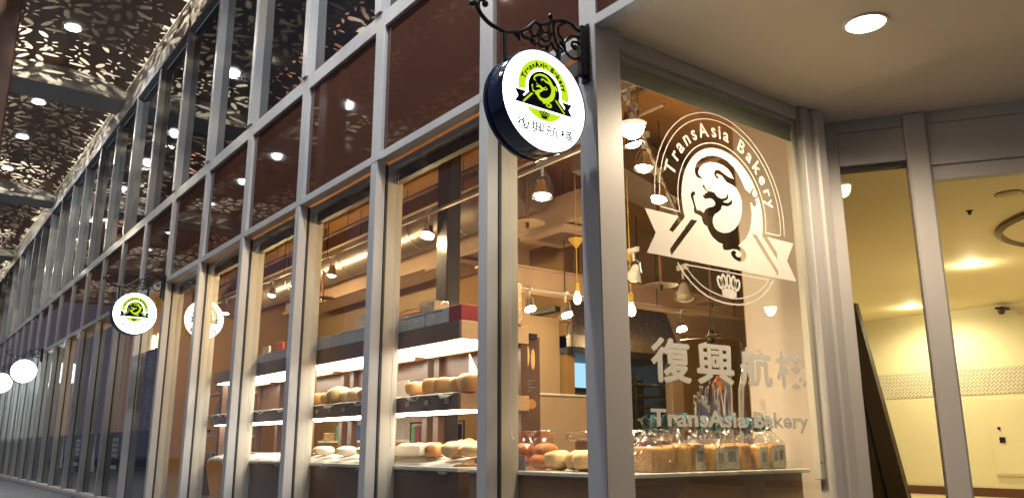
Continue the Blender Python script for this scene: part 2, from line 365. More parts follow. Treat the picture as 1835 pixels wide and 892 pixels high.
def extent(vs):
    xs = [v[0] for v in vs]; ys = [v[1] for v in vs]
    return min(xs), max(xs), min(ys), max(ys)
def fit(vf, x0, x1, y0, y1):
    vs, fs = vf; a, b, c, d = extent(vs)
    return [Vector((x0 + (v[0] - a) / (b - a) * (x1 - x0), y0 + (v[1] - c) / (d - c) * (y1 - y0), v[2])) for v in vs], fs
def arc_text(body, rad, height, a_start, a_end, off=0.0, ext=0.0):
    """glyphs set on a circle, from angle a_start (left) to a_end (right), radians from +x; rad is the baseline radius"""
    V = []; F = []
    full, _ = text2d(body, 1.0); w = extent(full)[1]
    cap = extent(text2d('T', 1.0)[0])[3]
    x = 0.0
    for i, ch in enumerate(body):
        if ch == ' ': continue
        pre = extent(text2d(body[:i + 1], 1.0)[0])[1]
        vs, fs = text2d(ch, 1.0, off / (height / cap), ext / (height / cap))
        e = extent(vs); wid = e[1] - e[0]
        cx_ = pre - wid / 2
        a = a_start + (a_end - a_start) * (cx_ / w)
        k = height / cap
        mid = (e[0] + e[1]) / 2
        rot = a - PI / 2
        for v in vs:
            lx = (v[0] - mid) * k; ly = v[1] * k + rad
            V.append(Vector((lx * math.cos(rot) - ly * math.sin(rot), lx * math.sin(rot) + ly * math.cos(rot), v[2] * k)))
        o = len(V) - len(vs); F += [tuple(j + o for j in f) for f in fs]
    return V, F
def on_x(vf, x, y0, z0, s=1.0):            # 2-D shape onto the plane x, seen from +x
    return [(x + v[2], y0 + v[0] * s, z0 + v[1] * s) for v in vf[0]], vf[1]
def on_y(vf, y, x0, z0, s=1.0):            # onto the plane y, seen from -y
    return [(x0 + v[0] * s, y - v[2], z0 + v[1] * s) for v in vf[0]], vf[1]
def merge(*l):
    V = []; F = []
    for vs, fs in l:
        o = len(V); V += [tuple(v) for v in vs]; F += [tuple(i + o for i in f) for f in fs]
    return V, F
def ringband(r0, r1, a0, a1, n=64, ext=0.0):
    out = [(r1 * math.cos(a0 + (a1 - a0) * i / n), r1 * math.sin(a0 + (a1 - a0) * i / n)) for i in range(n + 1)]
    inn = [(r0 * math.cos(a1 + (a0 - a1) * i / n), r0 * math.sin(a1 + (a0 - a1) * i / n)) for i in range(n + 1)]
    return shape2d([out + inn], ext)
def stroke(pts, w, ext=0.0, closed=False):
    V = []; F = []
    n = len(pts); m = n if closed else n - 1
    for i in range(m):
        a = Vector(pts[i]); b = Vector(pts[(i + 1) % n]); d = (b - a)
        if d.length < 1e-6: continue
        d.normalize(); q = Vector((-d.y, d.x)) * w / 2; a2 = a - d * w * .3; b2 = b + d * w * .3
        P = [a2 - q, b2 - q, b2 + q, a2 + q]; o = len(V); z = ext + i * 1e-5
        V += [Vector((p.x, p.y, z)) for p in P] + [Vector((p.x, p.y, -ext - 1e-4)) for p in P]
        F += [(o, o + 1, o + 2, o + 3), (o + 7, o + 6, o + 5, o + 4)] + [(o + k, o + 4 + k, o + 4 + (k + 1) % 4, o + (k + 1) % 4) for k in range(4)]
    return V, F
KI = 1.8
def lamp(name, kind, loc, energy, col, size=.05, rot=None, spot=None, parent=None, blend=.5):
    d = bpy.data.lights.new(name, kind); d.energy = energy; d.color = col
    if kind in ('POINT', 'SPOT'): d.shadow_soft_size = size
    if kind == 'SPOT': d.spot_size = spot; d.spot_blend = blend
    if kind == 'AREA': d.size = size
    o = bpy.data.objects.new(name, d); COL.objects.link(o); o.location = loc
    if rot is not None: o.rotation_euler = rot
    if parent is not None: o.parent = parent
    return o
def aim(o, tgt):
    o.rotation_euler = (Vector(tgt) - o.location).to_track_quat('-Z', 'Y').to_euler()

M['void'] = mat('darkened roof lining', (0.020, 0.0155, 0.010), 0.8, noise=(.35, .5, (0.006, 0.0045, 0.003), (1, 1, 1)))  # colour darkened so the canopy void reads as shade through the holes

def translucent(m, col, fac):
    n = m.node_tree.nodes; l = m.node_tree.links; b = n['Principled BSDF']
    t = n.new('ShaderNodeBsdfTranslucent'); t.inputs['Color'].default_value = (*col, 1); x = n.new('ShaderNodeMixShader'); x.inputs[0].default_value = fac
    l.new(b.outputs[0], x.inputs[1]); l.new(t.outputs[0], x.inputs[2]); l.new(x.outputs[0], n['Material Output'].inputs['Surface'])
translucent(M['paper'], (.85, .8, .7), .5)
# ================================================================== the large structure
def struct(o): o['kind'] = 'structure'; return o
struct(bx('pavement', 'pave', -90, 40, -30, -0.05, -0.3, 0.0))
struct(bx('shop_floor', 'floor_in', -60, 0.0, 0.31, 8.9, -0.3, 0.02))
XM = [-1.57 - 2.14 * k for k in range(22)]                      # left edges of the mullions
XR = [-0.2] + XM[:-1]
fac = thing('shop_building', 'long glazed shop front of pale metal mullions, brown panels and dark upper windows', 'building')
mb_t = MB()
def part(name, m, *a, bev=0.0, parent=fac): return bx(name, m, *a, parent=parent, bev=bev)
for k, x in enumerate(XM):
    far = k > 6
    mu = MB()
    mu.box(x, x + .14, 0.0, .12, 0.0, 4.29, .006)
    mu.box(x, x + .21, 0.0, .13, 4.29, 6.13, .006)
    mu.box(x, x + .14, -.03, .12, 6.13, 9.6, .006)
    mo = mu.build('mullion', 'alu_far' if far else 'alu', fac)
    MB().box(x + .012, x + .128, .152, .33, .02, 4.24, .006).box(x + .03, x + .11, .33, .36, .02, 4.24).build('inner_fin', 'alu_in', mo)
    MB().box(x + .004, x + .15, .122, .150, .1, 4.28).build('gasket', 'gasket', mo)
    l, r = x + .14, XR[k]
    part('shop_window', 'glass', l + .005, r - .003, .131, .139, .125, 4.285)
    part('spandrel_panel', 'spandrel', x + .212, r - .003, .045, .07, 4.385, 5.915)
    part('upper_window', 'dark_glass', l + .003, r - .003, .10, .13, 6.13, 9.59)
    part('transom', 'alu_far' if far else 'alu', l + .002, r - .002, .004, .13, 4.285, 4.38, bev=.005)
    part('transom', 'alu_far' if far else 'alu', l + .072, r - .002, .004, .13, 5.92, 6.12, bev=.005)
    part('sill', 'alu', l + .002, r - .002, .01, .15, .09, .12, bev=.004)
    if k < 6: part('blind_box', 'gasket', l + .02, r - .02, .21, .29, 4.06, 4.185)
    if k < 6: part('head_trim', 'alu', l + .005, r - .005, .155, .30, 4.20, 4.27)
part('plinth', 'plinth', XM[-1], -.2, -.02, .14, 0.0, .088)
part('fascia', 'band', -60, 6, -.05, .09, 9.61, 10.7)
part('end_panel', 'alu', -.197, -.003, .02, .26, 4.44, 5.9)
for a, b in ((-.2, 2.1), (2.1, 4.24), (4.24, 6.38)):
    part('spandrel_panel', 'spandrel', a + .06, b - .06, .045, .07, 4.475, 5.915)
    part('mullion', 'alu', b - .058, b + .058, 0, .1, 4.475, 5.915)
    part('transom', 'alu', a + .06, b - .06, .004, .13, 5.92, 6.12)
    part('upper_window', 'dark_glass', a + .06, b - .06, .10, .13, 6.13, 9.59)
part('soffit_edge', 'alu', .002, 6.4, -.002, .11, 4.385, 4.47, bev=.004)
part('fascia', 'band', 6.001, 14, -.05, .09, 4.4, 10.7)

# soffit over the recessed entrance
d3 = Vector((math.cos(R(33.87)), math.sin(R(33.87)), 0)); n3 = Vector((-d3.y, d3.x, 0)); P3 = Vector((-.132, 3.3646, 0))
sof = MB()
e0 = P3 - d3 * .2; e1 = P3 + d3 * 9
poly = [(-.19, .112), (14, .112), (14, e1.y), (e1.x, e1.y), (e0.x, e0.y), (-.19, 3.2)]
sof.add([(x, y, 4.43) for x, y in poly] + [(x, y, 4.60) for x, y in poly], [tuple(range(5, -1, -1)), tuple(range(6, 12))] + [(i, (i + 1) % 6, (i + 1) % 6 + 6, i + 6) for i in range(6)])
struct(sof.build('soffit', 'soffit'))
struct(bx('entrance_paving', 'pave', 0.0, 14, -.05, 3.2, -.3, -.004))

# corner window
cw = thing('corner_window', 'tall corner shop window with white film logo and lettering', 'window')
MB().box(-.2, 0, 0, .272, 0, 4.428, .006).build('corner_post', 'alu', cw)
MB().box(-.15, -.055, .274, 2.76, 4.30, 4.428, .006).box(-.165, -.10, .274, 2.76, 4.262, 4.296, .004).build('head_rail', 'alu', cw)
MB().box(-.16, -.01, 2.762, 2.90, 0, 4.428, .008).box(-.13, .04, 2.905, 3.07, 0, 4.428, .02).build('jamb', 'alu', cw)
MB().box(-.17, -.10, 2.70, 2.758, .9, 4.26, .004).build('inner_jamb', 'alu_in', cw)
MB().box(-.046, -.038, .276, 2.758, .12, 4.298).build('pane', 'glass', cw)
MB().box(-.14, -.03, .274, 2.76, .03, .118, .004).build('sill', 'alu', cw)
bx('plinth', 'plinth', -.12, 0, .274, 2.76, -.002, .028, cw)

DRAGON = [(-0.489,0.404),(-0.576,0.392),(-0.641,0.421),(-0.662,0.5),(-0.634,0.589),(-0.569,0.674),(-0.477,0.742),(-0.35,0.806),(-0.187,0.854),(0.011,0.868),(0.172,0.833),(0.33,0.755),(0.432,0.664),(0.531,0.534),(0.595,0.434),(0.712,0.389),(0.741,0.437),(0.792,0.484),(0.863,0.498),(0.809,0.462),(0.772,0.41),(0.786,0.363),(0.837,0.342),(0.886,0.364),(0.907,0.41),(0.928,0.384),(0.898,0.333),(0.829,0.305),(0.864,0.272),(0.856,0.208),(0.813,0.168),(0.768,0.175),(0.743,0.225),(0.706,0.231),(0.707,0.144),(0.723,0.048),(0.694,-0.105),(0.631,-0.262),(0.52,-0.412),(0.388,-0.504),(0.3,-0.572),(0.373,-0.578),(0.46,-0.625),(0.497,-0.691),(0.47,-0.766),(0.383,-0.818),(0.273,-0.828),(0.168,-0.796),(0.109,-0.745),(0.107,-0.699),(0.146,-0.67),(0.211,-0.66),(0.241,-0.692),(0.211,-0.731),(0.245,-0.755),(0.309,-0.76),(0.356,-0.73),(0.369,-0.685),(0.328,-0.656),(0.257,-0.635),(0.148,-0.646),(0.02,-0.683),(-0.069,-0.689),(-0.099,-0.635),(-0.085,-0.598),(-0.199,-0.58),(-0.315,-0.528),(-0.393,-0.447),(-0.447,-0.363),(-0.52,-0.34),(-0.549,-0.287),(-0.561,-0.231),(-0.627,-0.212),(-0.71,-0.203),(-0.741,-0.169),(-0.726,-0.109),(-0.746,-0.032),(-0.781,0.031),(-0.793,0.087),(-0.755,0.141),(-0.697,0.156),(-0.672,0.128),(-0.692,0.094),(-0.727,0.081),(-0.724,0.03),(-0.696,-0.034),(-0.676,-0.112),(-0.655,-0.148),(-0.586,-0.131),(-0.537,-0.146),(-0.504,-0.163),(-0.465,-0.098),(-0.374,-0.047),(-0.267,-0.016),(-0.211,0.029),(-0.215,0.064),(-0.267,0.102),(-0.343,0.112),(-0.407,0.084),(-0.466,0.082),(-0.498,0.107),(-0.488,0.144),(-0.451,0.132),(-0.459,0.161),(-0.405,0.188),(-0.369,0.202),(-0.453,0.234),(-0.494,0.273),(-0.488,0.305),(-0.446,0.306),(-0.433,0.261),(-0.384,0.23),(-0.315,0.224),(-0.278,0.243),(-0.27,0.226),(-0.209,0.232),(-0.178,0.19),(-0.128,0.164),(-0.04,0.156),(0.053,0.185),(0.1,0.225),(0.088,0.247),(0.122,0.263),(0.14,0.225),(0.105,0.163),(0.03,0.132),(-0.008,0.114),(0.027,0.103),(0.118,0.117),(0.175,0.147),(0.178,0.177),(0.216,0.191),(0.23,0.145),(0.188,0.089),(0.093,0.052),(0.021,0.047),(-0.052,0.034),(-0.056,-0.015),(-0.133,-0.076),(-0.225,-0.127),(-0.284,-0.196),(-0.302,-0.281),(-0.264,-0.357),(-0.182,-0.402),(-0.06,-0.413),(0.085,-0.384),(0.219,-0.315),(0.339,-0.212),(0.418,-0.09),(0.467,0.053),(0.476,0.201),(0.432,0.316),(0.35,0.412),(0.243,0.448),(0.117,0.464),(0.049,0.512),(-0.001,0.551),(-0.09,0.562),(-0.126,0.557),(-0.136,0.529),(-0.101,0.519),(-0.079,0.491),(-0.134,0.476),(-0.183,0.514),(-0.185,0.574),(-0.138,0.62),(-0.047,0.634),(0.075,0.591),(0.181,0.563),(0.309,0.552),(0.261,0.629),(0.177,0.698),(0.053,0.739),(-0.108,0.749),(-0.287,0.723),(-0.45,0.652),(-0.543,0.572),(-0.584,0.492),(-0.555,0.439),(-0.488,0.424)]
RIB = [(-1.825,-.31),(-1.094,-.31),(-1.323,-.565),(-1.239,-.584),(-.972,-.31)]
RIB_R = [(.972,-.31),(1.325,-.664),(1.334,-.538),(1.093,-.305),(1.824,-.305),(1.6,-.635),(1.821,-.975),(-1.815,-.975),(-1.612,-.65)]
STR_L = [(-.812,-.315),(-.666,-.31),(-1.3,-.95),(-1.32,-.85)]
STR_R = [(.671,-.31),(.812,-.312),(1.33,-.854),(1.31,-.95)]
a0 = math.atan2(-.31, -.972)
a1 = math.atan2(-.31, .972)
arc = [(math.cos(a0 - (a0 - a1 + (2 * PI if a0 < a1 else 0)) * 0), 0)]
def disc_arc(n=60):
    s = math.pi + math.atan2(.31, .972); e = -math.atan2(.31, .972)
    return [(math.cos(s + (e - s) * i / n), math.sin(s + (e - s) * i / n)) for i in range(n + 1)]
EMB = RIB[:-1] + disc_arc() + RIB_R[1:]
def crown(s=1.0, cx=0.0, cz=-1.25):
    out = []
    base = [(-.17, -.07), (-.09, -.045), (0, -.038), (.09, -.045), (.17, -.07), (.165, -.15), (.08, -.175), (0, -.182), (-.08, -.175), (-.165, -.15)]
    out.append(shape2d([[(cx + x * s, cz + z * s) for x, z in base]], .0))
    lobes = [(-.20, .035, .068, .105, .40), (-.108, .066, .060, .115, .18), (0, .078, .058, .12, 0), (.108, .066, .060, .115, -.18), (.20, .035, .068, .105, -.40)]
    for lx, lz, rx, rz, t in lobes:
        o = []; q = []
        for i in range(20):
            a = 2 * PI * i / 20; x, z = rx * math.cos(a), rz * math.sin(a)
            o.append((cx + (lx + x * math.cos(t) - z * math.sin(t)) * s, cz + (lz + x * math.sin(t) + z * math.cos(t)) * s))
            x, z = x * .36, z * .62
            q.append((cx + (lx + x * math.cos(t) - z * math.sin(t)) * s, cz + (lz + x * math.sin(t) + z * math.cos(t)) * s))
        out.append(shape2d([o, q]))
    o = [(cx + .035 * s * math.cos(2 * PI * i / 14), cz + (.205 + .035 * math.sin(2 * PI * i / 14)) * s) for i in range(14)]
    out.append(shape2d([o]))
    return out
LX = -.0355
def film(name, vf, y0=1.495, z0=3.165, s=.536, x=LX, m='film_white', parent=cw, ext=.001):
    vs, fs = vf
    vs = [(x + (0 if abs(v[2]) < 1e-9 else v[2]), y0 + v[0] * s, z0 + v[1] * s) for v in vs]
    return MB().add(vs, fs).build(name, m, parent)
film('logo_emblem', shape2d([EMB, DRAGON, STR_L, STR_R]))
aS, aE = PI + .22, -.22
lines = merge(ringband(1.075, 1.092, PI + .235, -.235), ringband(1.478, 1.495, PI + .155, -.155), ringband(1.582, 1.60, PI + .135, -.135),
              stroke([(-1.085, -.235), (-1.48, -.225)], .02), stroke([(1.085, -.235), (1.48, -.225)], .02),
              stroke([(-1.163, -1.045), (-1.03, -1.19), (-.892, -1.305), (-.72, -1.40), (-.533, -1.476), (-.35, -1.515), (-.152, -1.538), (.03, -1.541), (.217, -1.532), (.42, -1.495), (.609, -1.439), (.76, -1.37), (.902, -1.279), (1.04, -1.17), (1.161, -1.041)], .026),
              stroke([(-1.018, -1.044), (1.038, -1.034), (.95, -1.13), (.841, -1.21), (.70, -1.29), (.552, -1.349), (.42, -1.39), (.278, -1.425), (.15, -1.443), (.016, -1.449), (-.14, -1.44), (-.297, -1.42), (-.45, -1.39), (-.597, -1.345), (-.72, -1.285), (-.84, -1.21), (-.94, -1.13)], .018, closed=True))
film('logo_outline', lines)
film('logo_crown', merge(*crown(1.05, 0.0, -1.26)))
film('arc_lettering', arc_text('TransAsia Bakery', 1.19, .225, R(167), R(8), off=.006))
zh = '復興航棧'
for i, ch in enumerate(zh):
    y0 = (.515, 1.03, 1.57, 2.06)[i]; w_ = (.45, .46, .43, .43)[i]
    vs, fs = fit(text2d(ch, 1, .004), y0 + .010, y0 + w_ - .010, 1.665 + .005 * i, 1.99)
    cp_ = [([(LX + .0003 * q, v[0] + dy, v[1] + dz) for v in vs], fs) for q, (dy, dz) in enumerate(((0, 0), (.011, 0), (-.011, 0), (0, .009), (0, -.009), (.006, .006), (-.006, -.006)))]
    MB().add(*merge(*cp_)).build('chinese_lettering', 'film_white', cw)
vs, fs = fit(text2d('TransAsia Bakery', 1, .03, spacing=1.04), .49, 2.47, 1.295, 1.462)
MB().add([(LX, v[0], v[1]) for v in vs], fs).build('english_lettering', 'film_white', cw)
MB().box(-.037, -.034, 2.60, 2.64, 1.035, 1.055).build('small_sticker', 'label_ink', cw)

# entrance screen beyond the corner, on its own slanting line
es = thing('entrance_screen', 'grey framed glass entrance screen looking into a pale yellow lobby', 'entrance', tuple(P3), R(33.87))
def eb(name, m, *a, bev=.006, parent=es): return bx(name, m, *a, parent=parent, bev=bev)
eb('post', 'alu', -.22, .10, -.02, .16, 0, 4.428)
eb('post', 'alu', .725, .93, -.04, .16, 0, 4.428, bev=.02)
eb('post', 'alu', 3.4, 3.6, -.04, .16, 0, 4.428)
eb('header', 'alu', .102, .723, 0, .14, 3.95, 4.30)
eb('header', 'alu', .102, .723, .01, .14, 4.306, 4.428)
eb('header', 'alu', .932, 3.398, 0, .14, 3.87, 4.30)
eb('header', 'alu', .932, 3.398, .01, .14, 4.306, 4.428)
eb('transom', 'alu', .932, 3.398, .03, .13, 3.72, 3.866)
eb('top_rail', 'gasket', .102, .723, .05, .12, 3.90, 3.945, bev=0)
eb('pane', 'glass_door', .102, .723, .08, .09, .05, 3.90, bev=0)
eb('pane', 'glass_door', .932, 3.398, .08, .09, .05, 3.72, bev=0)
eb('threshold', 'steel', .102, 3.398, .02, .14, .003, .048)

# bakery room shell
def wall(name, m, *a): return struct(bx(name, m, *a))
wall('interior_ceiling', 'plaster_orange', -14.6, -.2, .14, 8.75, 4.95, 5.1)
wall('interior_wall', 'plaster_beige', -14.5, -8.3, 4.0, 4.15, .02, 4.95)
wall('interior_wall', 'plaster_ochre', -8.3, -5.0, 4.0, 4.15, .02, 4.95)
wall('interior_wall', 'plaster_ochre', -14.6, -14.5, .16, 4.15, .02, 4.95)
wall('interior_wall', 'plaster_white', -1.0, -.12, 2.98, 3.12, .02, 4.95)
wall('interior_wall', 'plaster_ochre', -5.1, -4.46, 8.6, 8.75, .02, 4.95)

M['recess'] = mat('recess shade olive', (0.22, 0.18, 0.09), 0.7, noise=(1, .6, (0.18, 0.15, 0.08), (1, 1, 1)))  # rim colour darkened to stand for shade inside the recess
pm = MB(); q4 = [(-1.0, 3.125), (-1.12, 3.125), (-4.45, 8.6), (-4.3, 8.6)]
pm.add([(x, y, .02) for x, y in q4] + [(x, y, 4.44) for x, y in q4], [(0, 1, 2, 3), (7, 6, 5, 4), (0, 4, 5, 1), (1, 5, 6, 2), (2, 6, 7, 3), (3, 7, 4, 0)])
struct(pm.build('partition_wall', 'plaster_ochre'))
wall('kitchen_wall', 'plaster_beige', -5.12, -5.0, 4.16, 8.6, 3.04, 4.95)
wall('kitchen_wall', 'plaster_beige', -5.12, -5.0, 2.6, 3.30, .02, 4.95)
wall('kitchen_wall', 'plaster_beige', -5.12, -5.0, 3.302, 3.86, .02, 3.04)
wall('kitchen_wall', 'plaster_ochre', -5.12, -5.0, 6.52, 8.6, .02, 3.03)
wall('kitchen_back_wall', 'kitchen_glow', -7.6, -7.5, 4.2, 8.6, 1.9, 2.75)
wall('kitchen_back_wall', 'rack', -7.6, -7.45, 4.2, 8.6, .02, 1.895)  # dark lower wall added to keep the area under the glow dark
wall('kitchen_side_wall', 'rack', -7.44, -5.13, 6.7, 6.8, .02, 3.17)
wall('kitchen_back_wall', 'plaster_white', -7.75, -7.62, 4.2, 8.6, .02, 4.95)
wall('ceiling_beam', 'plaster_ochre', -4.9, -4.2, 4.4, 8.6, 4.62, 4.948)

# neighbouring shops far down the front
wall('interior_ceiling', 'plaster_white', -60, -14.7, .14, 8.75, 4.95, 5.1)
wall('interior_wall', 'plaster_beige', -24, -14.62, 4.4, 4.55, .02, 4.95)
wall('interior_wall', 'plaster_white', -60, -24.1, 4.4, 4.55, .02, 4.95)
wall('interior_wall', 'plaster_ochre', -24.1, -24.0, .16, 4.55, .02, 4.95)

# pale yellow lobby behind the entrance screen
cp = [(-1.0, 3.2), (e0.x + .1, e0.y + .17), (e1.x - .05, e1.y + .2), (14, 17), (-9, 17), (-9, 8.78), (-4.3, 8.61)]
def slab(name, m, pts, z0, z1):
    n = len(pts)
    return struct(MB().add([(x, y, z0) for x, y in pts] + [(x, y, z1) for x, y in pts], [tuple(range(n - 1, -1, -1)), tuple(range(n, 2 * n))] + [(i, (i + 1) % n, (i + 1) % n + n, i + n) for i in range(n)]).build(name, m))
slab('lobby_ceiling', 'cor_ceil', cp, 4.452, 4.6)
slab('lobby_floor', 'cor_floor', cp, -.3, 0.0)
lw = struct(bx('lobby_wall', 'cor_wall', -9, 14, 17.0, 17.2, 0, 4.45))
struct(bx('lobby_wall', 'cor_wall', -9.2, -9, 8.78, 17, 0, 4.45))
struct(bx('lobby_wall', 'cor_wall', 14, 14.2, 9, 17, 0, 4.45))
struct(bx('skirting', 'base_dark', -8.99, 13.9, 16.96, 16.995, .0, .20))
struct(bx('wall_pattern_band', 'pattern', -8.99, 13.9, 16.985, 16.996, 2.36, 2.98))
eb_ = thing('cupboard_door', 'pale yellow flush cupboard door set in the lobby wall', 'cupboard', (-4.7, 16.97, .48))
bx('frame', 'cor_wall', 0, 2.1, -.03, .02, 0, 1.78, eb_, .01); bx('door_leaf', 'cor_wall', .05, 2.05, -.05, -.031, .05, 1.73, eb_, .004)
MB().lathe([(0, -.03), (.03, -.03), (.035, 0), (.035, .001)], 12, (.22, -.051, 1.08), 'Y').build('lock', 'black', eb_); bx('handle', 'black', .20, .33, -.075, -.052, .75, .88, eb_, .01)
rc = thing('ceiling_recess', 'large round shallow recess in the lobby ceiling', 'ceiling recess', (.62, 10.3, 4.45))
MB().lathe([(1.86, -.002), (1.86, -.05), (1.79, -.08), (1.76, -.002)], 64).build('rim', 'recess', rc, True)
MB().lathe([(0, -.02), (1.74, -.02), (1.74, -.004)], 64).build('inner_disc', 'cor_ceil', rc, True)
cam_ = thing('security_camera', 'small dark red dome camera high on the lobby wall', 'camera', (-4.0, 16.75, 4.3))
MB().lathe([(0, -.13), (.06, -.11), (.08, -.04), (.08, 0)], 16).build('dome', 'base_dark', cam_, True); bx('bracket', 'black', -.1, .1, -.1, .24, .0, .05, cam_, .01)
for (x, y, lb) in ((-.779, 8.02, 'small dark sprinkler nearest the glass'), (-4.9, 15.5, 'small dark sprinkler far back above the skirting wall')):
    s_ = thing('sprinkler', lb + ' in the lobby ceiling', 'sprinkler', (x, y, 4.45), group='lobby ceiling sprinklers')
    MB().lathe([(.0, -.06), (.03, -.05), (.02, -.02), (.05, -.004), (.05, 0)], 12).build('head', 'black', s_, True)
sd = thing('smoke_detector', 'white smoke detector on the lobby ceiling near the screen', 'detector', (-.073, 7.583, 4.45))
MB().lathe([(0, -.05), (.09, -.045), (.15, -.015), (.16, 0)], 24).build('cover', 'cor_ceil', sd, True)
MB().lathe([(.16, -.008), (.175, -.008), (.175, -.001), (.16, -.001)], 24).build('ring', 'base_dark', sd, True)
bd = thing('leaning_board', 'long dark brown board leaning behind the narrow glass pane', 'board', (0, 0, 0))
mb = MB(); A = [(-2.3, 4.95, .0), (-.42, 4.95, .0), (-.94, 5.0, 2.83), (-1.35, 5.0, 2.83)]
mb.add([p for p in A] + [(x, y + .08, z) for x, y, z in A], [(0, 1, 2, 3), (7, 6, 5, 4), (0, 4, 5, 1), (1, 5, 6, 2), (2, 6, 7, 3), (3, 7, 4, 0)]).build('panel', 'board', bd)
MB().tube([(-.66, 4.93, .0), (-.93, 4.98, 1.62), (-.99, 4.98, 2.3)], .014, 6).build('edge_strip', 'black', bd)

def downlight(name, label, x, y, z, r, m, power, col, group=None, spot=None, ringm='white_metal'):
    t = thing(name, label, 'downlight', (x, y, z), group=group)
    MB().lathe([(r, -.012), (r + .018, -.014), (r + .022, -.003), (r + .022, 0), (r, 0)], 32).build('trim_ring', ringm, t, True)
    MB().lathe([(0, -.006), (r - .002, -.006), (r - .002, -.001)], 32).build('lens', m, t)
    if power:
        if spot and name == 'lobby_downlight': lamp('lobby_fill', 'POINT', (0, 0, -.12), power * .07, col, r * .6, None, None, t)  # added fill light that brightens the lobby ceiling
        if spot: lamp('downlight_lamp', 'SPOT', (0, 0, -.05), power, col, r * .8, (0, 0, 0), spot, t, .6)
        else: lamp('downlight_lamp', 'POINT', (0, 0, -.12), power, col, r * .8, None, None, t)
    return t
downlight('soffit_downlight', 'round warm downlight glowing in the cream soffit', 1.245, 1.755, 4.43, .15, 'down_warm', 560, (1, .80, .55), None, R(168))
for i, (x, y, p) in enumerate(((-2.43, 11.79, 620), (-5.56, 15.63, 620), (1.2, 11.8, 620), (2.5, 15.6, 620), (7.5, 12.8, 300))):  # last three are unseen, added to spread the lobby light
    downlight('lobby_downlight', ('round downlight in the lobby ceiling above the cupboard door', 'farthest lobby downlight just left of the thick screen post', 'added unseen lobby downlight past the round recess', 'added unseen lobby downlight deep to the right', 'added unseen lobby downlight near the right screen post')[i], x, y, 4.45, .17, 'down_warm', p, (1, .82, .52), 'lobby downlights', R(174))

# ------------------------------------------------------------------ canopy over the pavement
def vault(name, xa, xb, y0, y1, z0, crest, m='perf'):
    mb = MB(); n = 20; vs = []; fs = []
    for i in range(n + 1):
        t = i / n; y = y0 + (y1 - y0) * t; z = z0 + crest * math.sin(PI * t)
        vs += [(xa, y, z), (xb, y, z)]
    fs = [(2 * i, 2 * i + 1, 2 * i + 3, 2 * i + 2) for i in range(n)]
    return struct(mb.add(vs, fs).build(name, m, None, True))
BX = [-17.9 - 11.4 * k for k in range(-3, 4)]
edges = [16.0] + BX
for i, b in enumerate(BX):
    struct(bx('canopy_beam', 'beam', b - 1.15, b, -3.3, -.055, 10.06, 11.4)); struct(bx('canopy_beam', 'beam', b - 1.15, b, -9.0, -3.82, 10.06, 11.4))
    xa = b + .001; xb = (16.0 if i == 0 else BX[i - 1] - 1.151)
    vault('canopy_ceiling', xa, xb, -.06, -3.3, 10.36, .25); vault('canopy_ceiling', xa, xb, -3.82, -9, 10.36, .3)
struct(bx('canopy_edge_beam', 'brown_col', -60, 16, -3.8, -3.31, 9.8, 11.3))
struct(bx('canopy_roof', 'void', -60, 16, -9.2, .08, 12.6, 12.8)); struct(bx('canopy_edge_beam', 'brown_col', -60, 16, -9.3, -9.02, 10.0, 12.59)); struct(bx('upper_wall', 'void', -60, 16, -.045, .08, 10.705, 12.59)); struct(bx('canopy_end_closure', 'brown_col', 16.001, 16.2, -9.2, .08, 10.1, 12.59))  # outer beam and end added to close the void against the sky
co = thing('canopy_column', 'brown steel column holding up the perforated canopy', 'column', (-12.1, -3.0, 0))
bx('shaft', 'brown_col', -.5, 0, -.5, 0, .02, 9.8, co, .03); bx('base_plate', 'brown_col', -.6, .1, -.6, .1, 0, .019, co)
lab = ['nearest the camera', 'second from the camera', 'third from the camera', 'large in the top left ceiling panel', 'just beyond the near ceiling beam', 'second beyond the near ceiling beam', 'third beyond the near ceiling beam', 'far down the canopy before the end', 'last far down the canopy']
for row, (yy, rn) in enumerate(((-1.75, 'row beside the shop front'), (-5.1, 'row over the outer pavement'))):
    for i, x in enumerate((-.9, -4.6, -8.0, -15.55, -20.77, -24.08, -27.8, -33.5, -37.5)):
        if row == 1 and i == 2: continue
        downlight('canopy_downlight', 'cold round canopy downlight %s, %s' % (lab[i], rn), x, yy, 10.36 + (.25 if row == 0 else .22) - .02, .165, 'down_cold', (2700 if i == 0 else 480 if i < 3 else 560) if row == 0 else 400, (.86, .93, 1.0), 'canopy downlights', R(150))
for k, b in enumerate([16.0] + BX[:-1]):
    xa = b - 1.15 if k else 16.0; xb = BX[k]
    for f in (.22, .5, .78):
        lamp('canopy_void_lamp', 'POINT', (xa + (xb - xa) * f, -2.5, 11.25), 420, (1, .86, .62), .035)
        lamp('canopy_void_lamp', 'POINT', (xa + (xb - xa) * f, -6.2, 11.6), 300, (1, .86, .62), .035)

